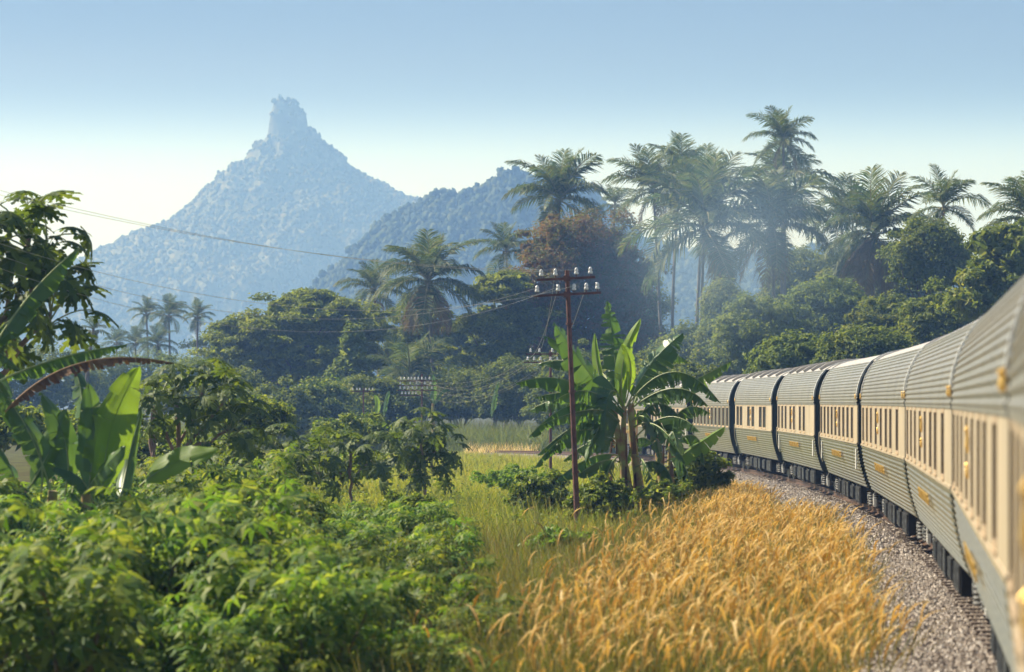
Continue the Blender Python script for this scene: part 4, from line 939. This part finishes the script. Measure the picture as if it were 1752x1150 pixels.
# ------------------------------------------------------------------ papaya trees
def papaya_leaf_mesh(seed, droop=.6):
    rg = np.random.default_rng(seed); mb = MB()
    angs = np.radians([-150, -112, -75, -38, 0, 38, 75, 112, 150]); lens = [.5, .72, .88, .97, 1, .97, .88, .72, .5]
    for an, l in zip(angs, lens):
        u = np.array([0, .22, .34, .46, .58, .70, .82, 1.0]); w = np.array([.03, .08, .24, .09, .22, .07, .13, .0])
        r = u * l * .40 * rg.uniform(.9, 1.1); dv = np.array([math.cos(an), math.sin(an)]); sv_ = np.array([-dv[1], dv[0]])
        z = -droop * (r ** 2) * 2.2
        cen = np.stack([r * dv[0], r * dv[1], z], 1)
        lw = w * l * .40 * rg.uniform(.85, 1.2, len(w)); push = np.where(w > .09, .035, 0)
        Lf = cen + np.stack([sv_[0] * lw + dv[0] * push, sv_[1] * lw + dv[1] * push, -lw * .35], 1); Rt = cen + np.stack([-sv_[0] * lw + dv[0] * push, -sv_[1] * lw + dv[1] * push, -lw * .35], 1)
        n = len(u); V = np.concatenate([cen, Lf, Rt]); f = []
        for i in range(n - 1): f += [[i, i + 1, n + i + 1, n + i], [i, 2 * n + i, 2 * n + i + 1, i + 1]]
        mb.add(V, f, 0)
    return mb
def papaya_leaf_obj_mesh(seed, plen, tilt):
    """petiole from the origin along +X, blade at its end hanging by tilt"""
    mb = MB(); t = np.linspace(0, 1, 6); pts = np.stack([t * plen, 0 * t, .25 * plen * np.sin(t * 2.2)], 1); mb.tube(pts, np.linspace(.014, .008, 6), 5, 1)
    lb = papaya_leaf_mesh(seed); c, s_ = math.cos(tilt), math.sin(tilt)
    Rm = np.array([[c, 0, s_], [0, 1, 0], [-s_, 0, c]])
    for V, (key, fl) in zip(lb.v, [((4, 0), f) for f in lb.f[(4, 0)]]):
        pass
    off = 0
    for V, fl in zip(lb.v, lb.f[(4, 0)]):
        mb.add(V @ Rm.T + pts[-1], fl - off, 0); off += len(V)
    return mb.mesh('leaf', [M['papaya'], M['petiole']])
PL = [papaya_leaf_obj_mesh(500 + i, p, tl) for i, (p, tl) in enumerate([(.75, .3), (.85, .7), (.8, 1.1), (.7, .9)])]
def papaya(label, base_px, d, top_pxy, n, seed, size=1.0, crowns=None, group='papaya trees', tr=.09):
    rg = np.random.default_rng(seed); k = d / F; b = np.array([(base_px - CX) * k, d, float(gz(0, d))]); root = thing('papaya_tree', label, 'papaya tree', tuple(b), 0, group)
    tops = crowns or [top_pxy]; mb = MB(); main = W(*top_pxy, d) - b
    limb(mb, (0, 0, -.2), main, tr, tr * .6, rg, 8, 0, 9)
    for tp in tops:
        v = W(tp[0], tp[1], d) - b; v[1] += rg.uniform(-.6, .6)
        if np.linalg.norm(v - main) > .2: limb(mb, main * .6, v, tr * .55, tr * .4, rg, 6, 0, 7)
        for i in range(n):
            q = (i + .5) / n; el = math.radians(78 - 105 * q) + rg.normal(0, .12); a = i * 2.39996 + rg.uniform(-.2, .2)
            o = obj('leaf', PL[int(rg.integers(len(PL)))], root, tuple(v - np.array([0, 0, .30 * q])), (rg.uniform(-.35, .35), -el, a), size * rg.uniform(.8, 1.15) * (.6 if q < .12 else 1))
    obj('trunk', mb.mesh('trunk', [M['papaya_bark']], True), root)
    return root
papaya('papaya tree with dark hanging leaves rising at the picture edge against the sky', -60, 62, (-40, 480), 12, 601, 1.4, [(-30, 420), (45, 405), (78, 455), (15, 500), (82, 535), (-10, 560)], tr=.12)
papaya('papaya tree with star shaped drooping leaves behind the dry banana leaf', 300, 84, (302, 690), 13, 602, 1.35, [(300, 690), (345, 672), (385, 690), (270, 700), (395, 735)])
papaya('slender papaya with pinkish trunk left of the star leaved one', 262, 88, (262, 700), 13, 603, 1.15, [(262, 695)])
papaya('low papaya with dense leaves in front of the pole crowded with insulators', 722, 104, (722, 745), 13, 604, 1.2, [(722, 745), (690, 770), (755, 765), (700, 800), (740, 800)], tr=.06)
papaya('low papaya behind the cassava, left of the pole with many insulators', 600, 98, (600, 775), 13, 605, 1.15, [(600, 775), (560, 780), (640, 785), (520, 790)], tr=.06)
papaya('low papaya thicket right of the star leaved papaya', 470, 94, (470, 770), 13, 606, 1.15, [(470, 765), (430, 775), (510, 800), (400, 790), (545, 810)], tr=.06)

# ------------------------------------------------------------------ cassava field
def cassava_meshes(seed):
    rg = np.random.default_rng(seed); st = MB(); lf = MB(); ns = 6
    for i in range(ns):
        a = i * 1.05 + rg.uniform(-.4, .4); tip = np.array([math.cos(a) * rg.uniform(.25, .75), math.sin(a) * rg.uniform(.25, .75), rg.uniform(.95, 1.5)])
        limb(st, (0, 0, -.1), tip, .022, .008, rg, 6, .08, 5)
        nl = 24
        for j in range(nl):
            f = 1 - .6 * (j / nl) ** 1.3; c = tip * [f ** 1.3, f ** 1.3, f]; az = j * 2.4 + rg.uniform(-.3, .3); pl = rg.uniform(.12, .34)
            el = math.radians(60 - 75 * j / nl) + rg.normal(0, .15)
            hub = c + pl * np.array([math.cos(az) * math.cos(el), math.sin(az) * math.cos(el), math.sin(el)])
            hd = np.array([math.cos(az), math.sin(az), 0.]); nrm = unit(np.array([0, 0, 1.]) + hd * .45 + rg.normal(0, .28, 3)); u = unit(np.cross(nrm, np.cross(hd, nrm))); v = np.cross(nrm, u)
            R_ = rg.uniform(.17, .29); k = 7
            th = np.linspace(-2.1, 2.1, k) + rg.normal(0, .06, k); ll = R_ * (1 - .28 * np.abs(np.linspace(-1, 1, k)) ** 2)
            D = np.cos(th)[:, None] * u + np.sin(th)[:, None] * v; Sd = -np.sin(th)[:, None] * u + np.cos(th)[:, None] * v; w = ll[:, None] * .135
            m_ = hub + D * ll[:, None] * .55 + nrm * .01; e = hub + D * ll[:, None] - nrm * ll[:, None] * .28
            V = np.stack([np.broadcast_to(hub, m_.shape), m_ + Sd * w, e, m_ - Sd * w], 1).reshape(-1, 3)
            lf.add(V, np.arange(4 * k).reshape(-1, 4))
            lf.add([hub, c, c + [0, 0, .006]], [[0, 1, 2]], 1)
    return st.mesh('stem', [M['cassava_stem']]), lf.mesh('foliage', [M['cassava'], M['petiole']])
CV = [cassava_meshes(700 + i) for i in range(6)]
rg = np.random.default_rng(31); nplant = 0
d = 34.0
while d < 79:
    xl = -(CX + 70) / F * d; xr = float(np.interp(d, [34, 40, 50, 60, 70, 79], [-.5, -.35, -.9, -1.3, -1.6, -2.4]))
    x = xl + rg.uniform(0, .6)
    while x < xr:
        px_, py_ = x + rg.uniform(-.3, .3), d + rg.uniform(-.4, .4)
        s_ = rg.uniform(.62, 1.28) * (1.0 if x < xr - 1.5 else .8)
        s_ *= .86 + .26 * math.sin(px_ * .8 + 1.1 * math.sin(py_ * .35)) * math.sin(py_ * .42 + 1) + (.10 if px_ < -4 else 0)
        if d > 70 and x > -6: s_ *= .75
        st, lf = CV[nplant % 6]
        r_ = thing('cassava_plant', 'leafy green cassava plant in the dense crop of the lower left foreground', 'cassava plant', (px_, py_, float(gz(0, d)) - .02), rg.uniform(0, 6.28), 'cassava plants of the foreground crop')
        r_.scale = (s_ * 1.1, s_ * 1.1, s_); obj('stem', st, r_); o = obj('foliage', lf, r_); o["kind"] = "stuff"; nplant += 1
        x += rg.uniform(.95, 1.45)
    d += 1.25

# ------------------------------------------------------------------ shrubs of the middle ground
def shrub(label, px, py, d, rx, ry, mat, seed, leaf=(.14, .09), nc=40, nl=60, rcp=9, group=None, rd=None):
    tree('shrub', label, 'shrub', px, d, [(px, py, rx, ry, 0, rd or rx * d / F * .8, nc, rcp, nl)], mat, seed, leaf, .03, group=group, limbs=6, up=.45, flat=.9)
shrub('dark leafy climber covered shrub right of the banana stems', 1188, 822, 92, 60, 56, M['shrub'], 801, nc=80, rcp=13, nl=70)
shrub('leafy shrub right of the banana stem foot', 1135, 868, 83, 46, 42, M['shrub'], 802, nc=60, rcp=12)
shrub('leafy weeds between telegraph pole and banana stems', 1030, 866, 84, 48, 44, M['shrub'], 803, nc=70, rcp=12)
shrub('light green weeds left of the telegraph pole foot', 928, 856, 92, 60, 42, M['shrub'], 804, nc=70, rcp=12)
shrub('sunlit lime green shrub in front of the pole foot', 965, 940, 68, 62, 26, M['lime_leaf'], 805, (.20, .10), nc=60, rcp=14)
shrub('low lime green herbs right of the lime shrub', 1060, 955, 72, 70, 16, M['shrub'], 806, (.12, .08), nc=60, rcp=10)
shrub('small twiggy weed bush in the meadow', 880, 822, 112, 60, 22, M['lime_leaf'], 807, (.12, .07), nc=50, rcp=9, nl=40)
shrub('dark bush at the right end of the cassava rows', 700, 880, 74, 55, 30, M['shrub'], 808, (.2, .08), nc=60, rcp=13)
shrub('green tuft at the edge of the ballast', 1270, 862, 100, 36, 10, M['grass'], 809, (.16, .06), nc=30, rcp=8)
shrub('bush behind the star leaved papaya', 430, 720, 120, 70, 40, M['shrub'], 810, (.2, .12), nc=70, rcp=14)
shrub('bush between the two low papaya thickets', 330, 790, 100, 70, 30, M['shrub'], 811, (.18, .1), nc=60, rcp=13)
shrub('bush beyond the low papaya with dense leaves', 620, 740, 160, 90, 24, M['shrub'], 812, (.22, .13), nc=70, rcp=12)
shrub('bush behind the bright upright banana leaf', 120, 735, 130, 120, 40, M['shrub'], 814, (.22, .13), nc=90, rcp=14)
shrub('bush behind the banana leaves at the picture edge', -20, 735, 120, 120, 45, M['shrub'], 815, (.22, .13), nc=90, rcp=14)
shrub('bush between the bright banana leaf and the star leaved papaya', 260, 770, 112, 90, 34, M['shrub'], 816, (.2, .12), nc=80, rcp=13)
shrub('shady bush at the left end of the meadow', 560, 800, 115, 110, 26, M['shrub'], 813, (.2, .12), nc=80, rcp=12)

# ------------------------------------------------------------------ grasses (uncountable)
def blades(P, h, w, lean, rg, seg=3, fallx=(0, 0)):
    n = len(P); a = rg.uniform(0, 6.28, n); ln = lean * rg.uniform(.2, 1.4, n); hh = h * rg.uniform(.6, 1.25, n)
    D = np.stack([np.cos(a) + fallx[0], np.sin(a) + fallx[1], 0 * a], 1); Sd = np.stack([-np.sin(a * 1.7 + 1), np.cos(a * 1.7 + 1), 0 * a], 1)
    rows = []
    for u in np.linspace(0, 1, seg + 1):
        c = P + D * (ln * hh * u ** 2)[:, None] + np.array([0, 0, 1.]) * (hh * (u - .25 * ln * u ** 2))[:, None]
        ww = w * (1 - u ** 1.6) * .5 + .0015
        rows += [c - Sd * ww, c + Sd * ww]
    V = np.stack(rows, 1); m = 2 * (seg + 1); i = np.arange(n)[:, None] * m
    f = np.concatenate([i + np.array([2 * s, 2 * s + 1, 2 * s + 3, 2 * s + 2]) for s in range(seg)])
    return V.reshape(-1, 3), f
def scatter(n, d0, d1, xl, xr, rg, pw=1.0):
    d = d0 + (d1 - d0) * rg.uniform(0, 1, n) ** pw; l = np.interp(d, *zip(*xl)); r_ = np.interp(d, *zip(*xr)); x = l + (r_ - l) * rg.uniform(0, 1, n)
    return np.stack([x, d, gz(x, d)], 1)
rg = np.random.default_rng(41)
# golden plume grass beside the ballast
def plume_grass(n, xl_off, gold_frac, rg):
    d = 33 + 62 * rg.uniform(0, 1, n) ** .85
    l = np.interp(d, [33, 40, 50, 60, 70, 80, 95], [.35, .85, 1.8, 2.9, 4.0, 5.0, 6.4]) - xl_off
    s_arc = d / .992
    tr_ = tpos(s_arc)[:, 0]; r_ = tr_ - 2.35 + rg.normal(0, .25, n) - (d > 78) * 1.3
    u = rg.uniform(0, 1, n); x = l + (r_ - l) * u
    x = np.where(rg.uniform(0, 1, n) < .10, l - rg.exponential(.55, n), x)
    d = d + np.where(d > 88, rg.normal(0, 3, n), 0)
    keep = np.sin(x * 1.9 + 1.3 * np.sin(d * .31)) * np.sin(d * .47 + x * .6) + rg.uniform(-.55, 1.6, n) > .05
    x, d = x[keep], d[keep]
    return np.stack([x, d, np.maximum(gz(x, d), -.75)], 1)
P = plume_grass(11500, 0, 1, rg)
n = len(P); hh = rg.uniform(.55, 1.45, n) * np.interp(P[:, 1], [33, 95], [1.0, .92]); az = rg.normal(-.3, 1.3, n); ln = rg.uniform(.02, .30, n)   # leaning to the right, nodding
D = np.stack([np.cos(az), np.sin(az) * .8, 0 * az], 1)
def stem_pt(u): return P + D * (ln * hh * u ** 2.2)[:, None] + np.array([0, 0, 1.]) * (hh * (u - .12 * u ** 3))[:, None]
mb = MB()
rows = []
for u in np.linspace(0, .82, 5):
    c = stem_pt(u); rows += [c - [.004, 0, 0], c + [.004, 0, 0]]
V = np.stack(rows, 1); i = np.arange(n)[:, None] * 10
mb.add(V.reshape(-1, 3), np.concatenate([i + np.array([2 * s, 2 * s + 1, 2 * s + 3, 2 * s + 2]) for s in range(4)]), 0)
# plume: a tapering fluffy spike of five rings with a ragged outline
us = np.array([.74, .83, .93, 1.03, 1.13, 1.24]); rr = np.array([.002, .012, .017, .016, .010, .002]); rings = []
for u, r_ in zip(us, rr):
    c = stem_pt(u) - np.array([0, 0, 1.]) * ((np.maximum(0, u - .95) ** 1.5) * .9 * hh * (.3 + ln * 2))[:, None] + D * (np.maximum(0, u - .9) * .5 * hh * (.2 + ln))[:, None]
    rad = (r_ * rg.uniform(.7, 1.35, n))[:, None]
    for q in range(4):
        a_ = q * math.pi / 2 + .4
        rings.append(c + np.array([math.cos(a_), math.sin(a_), 0]) * rad * rg.uniform(.75, 1.25, (n, 1)))
V = np.stack(rings, 1); m = 24; i = np.arange(n)[:, None] * m; fl = []
for s in range(5):
    for q in range(4): fl.append(i + np.array([4 * s + q, 4 * s + (q + 1) % 4, 4 * s + 4 + (q + 1) % 4, 4 * s + 4 + q]))
mb.add(V.reshape(-1, 3), np.concatenate(fl), 1)
# wispy hairs
nh = n * 15; idx = np.repeat(np.arange(n), 15); uu = rg.uniform(.76, 1.2, nh)
c = (P[idx] + D[idx] * (ln[idx] * hh[idx] * uu ** 2.2)[:, None] + np.array([0, 0, 1.]) * (hh[idx] * (uu - .12 * uu ** 3) - (np.maximum(0, uu - .95) ** 1.5) * .9 * hh[idx] * (.3 + ln[idx] * 2))[:, None] + D[idx] * (np.maximum(0, uu - .9) * .5 * hh[idx] * (.2 + ln[idx]))[:, None])
dv = unit(rg.normal(0, 1, (nh, 3)) + [.3, 0, .7]); e = c + dv * rg.uniform(.03, .085, nh)[:, None]; sd = unit(np.cross(dv, rg.normal(size=(nh, 3)))) * .004
mb.add(np.stack([c - sd, c + sd, e], 1).reshape(-1, 3), np.arange(3 * nh).reshape(-1, 3), 1)
# leaf blades at the foot
Pb = plume_grass(26000, .5, 1, rg); Vb, fb = blades(Pb, 1.1, .015, .4, rg); mb.add(Vb, fb, 0)
o = obj('plume_grass', mb.mesh('plume_grass', [M['straw'], M['plume']])); tag(o, 'dense golden plume grass nodding beside the ballast', 'grass', kind='stuff')
# mixed green and brown grass between crop and plumes
mb = MB()
Pm = scatter(16000, 33, 80, [(33, -1.3), (50, -1.6), (80, -3.4)], [(33, .2), (50, 1.4), (80, 4.6)], rg); Vb, fb = blades(Pm, .62, .015, .55, rg); mb.add(Vb, fb)
Pm = scatter(5000, 33, 74, [(33, -2.0), (50, -1.9), (74, -2.6)], [(33, .6), (50, 1.6), (74, 3.6)], rg); Vb, fb = blades(Pm, 1.0, .012, .45, rg); mb.add(Vb, fb, 1)
Pm = scatter(2600, 70, 100, [(70, -2), (100, -3)], [(70, 4.2), (100, 6.5)], rg); Vb, fb = blades(Pm, .95, .02, .45, rg); mb.add(Vb, fb, 0)
o = obj('mixed_grass', mb.mesh('mixed_grass', [M['grass'], M['straw']])); tag(o, 'green and brownish grass between the cassava and the golden plumes', 'grass', kind='stuff')
# meadow in the middle
mb = MB()
Pm = scatter(30000, 74, 132, [(74, -8), (132, -16)], [(74, 4.4), (100, 8), (132, 9)], rg); Vb, fb = blades(Pm, .55, .03, .5, rg, 2); mb.add(Vb, fb)
Pm = scatter(42000, 125, 262, [(125, -16), (262, -40)], [(125, 9), (160, 9.0), (200, 6), (262, -4)], rg); 
of_ = toff(Pm[:, 0], Pm[:, 1])[0]; Pm = Pm[np.abs(of_) > 2.4]
Vb, fb = blades(Pm, .62, .055, .5, rg, 2); mb.add(Vb, fb)
o = obj('meadow_grass', mb.mesh('meadow_grass', [M['field']])); tag(o, 'sunlit yellow green meadow between the crop and the rails', 'grass', kind='stuff')
mb = MB()
Pw = np.concatenate([scatter(420, 78, 112, [(78, -6), (112, -10)], [(78, 4.6), (112, 8.0)], rg), scatter(260, 105, 190, [(105, -12), (190, -14)], [(105, 8), (190, 4.5)], rg)])
Pw = Pw[np.abs(toff(Pw[:, 0], Pw[:, 1])[0]) > 3.6]; nl = 34
cw = np.repeat(Pw, nl, 0); hw = np.repeat(rg.uniform(.25, .85, len(Pw)), nl); dd = sph(len(cw), rg, -.1)
mb.add(*leaves(cw + dd * (hw * rg.uniform(.3, 1, len(cw)))[:, None] * [.75, .75, 1.0] + [0, 0, .1], dd * .5 + [0, 0, .7] + rg.normal(0, .4, cw.shape), .15, .085, rg))
o = obj('weeds', mb.mesh('weeds', [M['shrub']])); tag(o, 'scattered leafy weeds standing in the meadow round the pole foot', 'weeds', kind='stuff')
# reeds beyond the rails
mb = MB()
Pm = scatter(16000, 255, 280, [(255, -30), (280, -30)], [(255, 5), (280, 9)], rg); Pm[:, 0] += .9 * np.sin(Pm[:, 0] * 2.1 + Pm[:, 1]) ; Vb, fb = blades(Pm, 3.0, .07, .8, rg, 4); mb.add(Vb, fb)
Pm = scatter(2500, 252, 262, [(255, -30), (280, -30)], [(255, 5), (280, 9)], rg); Vb, fb = blades(Pm, 1.6, .06, .8, rg, 3); mb.add(Vb, fb)
o = obj('reeds', mb.mesh('reeds', [M['reed']])); tag(o, 'tall arching grey green reeds at the far side of the meadow', 'reeds', kind='stuff')
mb = MB()
Pm = scatter(500, 247, 256, [(250, -3.8), (256, -3.0)], [(250, 1.6), (256, 2.6)], rg); Vb, fb = blades(Pm, 1.25, .05, .5, rg, 3); mb.add(Vb, fb)
o = obj('dry_grass', mb.mesh('dry_grass', [M['plume']])); tag(o, 'patch of orange dry grass just beyond the rails', 'grass', kind='stuff')

# ------------------------------------------------------------------ locomotive smoke and haze
def vol_mat(name, dens, col, ani, node_density=None):
    m = bpy.data.materials.new(name); m.use_nodes = True; nt = m.node_tree; nt.nodes.clear()
    out = nt.nodes.new("ShaderNodeOutputMaterial"); v = nt.nodes.new("ShaderNodeVolumePrincipled")
    v.inputs['Color'].default_value = (*col, 1); v.inputs['Density'].default_value = dens; v.inputs['Anisotropy'].default_value = ani
    v.inputs['Absorption Color'].default_value = (1, 1, 1, 1)
    v.inputs['Density Attribute'].default_value = ""
    nt.links.new(v.outputs[0], out.inputs['Volume']); return m, nt, v
mb = MB(); mb.box((0, 2100, 168), (1500, 2220, 176))
m_, _, _ = vol_mat('haze_air', HAZE, (.20, .39, .82), HAZE_G)
o = obj('haze', mb.mesh('haze', [m_])); tag(o, 'pale blue haze filling the air', 'haze', kind='stuff')

# diesel smoke drifting up from behind the banana plants
m_, nt_, v_ = vol_mat('diesel_smoke', .02, (.40, .66, 1.0), .3)
tc_ = nt_.nodes.new("ShaderNodeTexCoord"); nz_ = nt_.nodes.new("ShaderNodeTexNoise"); nz_.inputs['Scale'].default_value = 1.6; nz_.inputs['Detail'].default_value = 3
gr_ = nt_.nodes.new("ShaderNodeTexGradient"); gr_.gradient_type = 'QUADRATIC_SPHERE'
nt_.links.new(tc_.outputs['Object'], gr_.inputs['Vector']); nt_.links.new(tc_.outputs['Object'], nz_.inputs['Vector'])
mr_ = nt_.nodes.new("ShaderNodeMapRange"); mr_.inputs[1].default_value = .35; mr_.inputs[2].default_value = .70; mr_.inputs[3].default_value = .25; mr_.inputs[4].default_value = 1.2
nt_.links.new(nz_.outputs[0], mr_.inputs[0])
mu_ = nt_.nodes.new("ShaderNodeMath"); mu_.operation = 'MULTIPLY'; nt_.links.new(gr_.outputs['Fac'], mu_.inputs[0]); nt_.links.new(mr_.outputs[0], mu_.inputs[1])
m2_ = nt_.nodes.new("ShaderNodeMath"); m2_.operation = 'MULTIPLY'; nt_.links.new(mu_.outputs[0], m2_.inputs[0]); m2_.inputs[1].default_value = SMOKE
nt_.links.new(m2_.outputs[0], v_.inputs['Density'])
th = np.linspace(0, math.pi, 15); ph = np.linspace(0, 2 * math.pi, 24, endpoint=False)
V = np.array([[math.sin(a) * math.cos(b), math.sin(a) * math.sin(b), math.cos(a)] for a in th for b in ph])
i = np.arange(14)[:, None] * 24; j = np.arange(24)[None]; jn = (j + 1) % 24
smk = np_mesh('smoke', V, [np.stack([i + j, i + 24 + j, i + 24 + jn, i + jn], -1).reshape(-1, 4)], [m_])
c = W(1255, 420, 232)
o = obj('smoke', smk, None, tuple(c), (0, math.radians(14), 0), (14.5, 9.0, 13.5)); tag(o, 'thin blue diesel smoke drifting past the palms', 'smoke', kind='stuff')
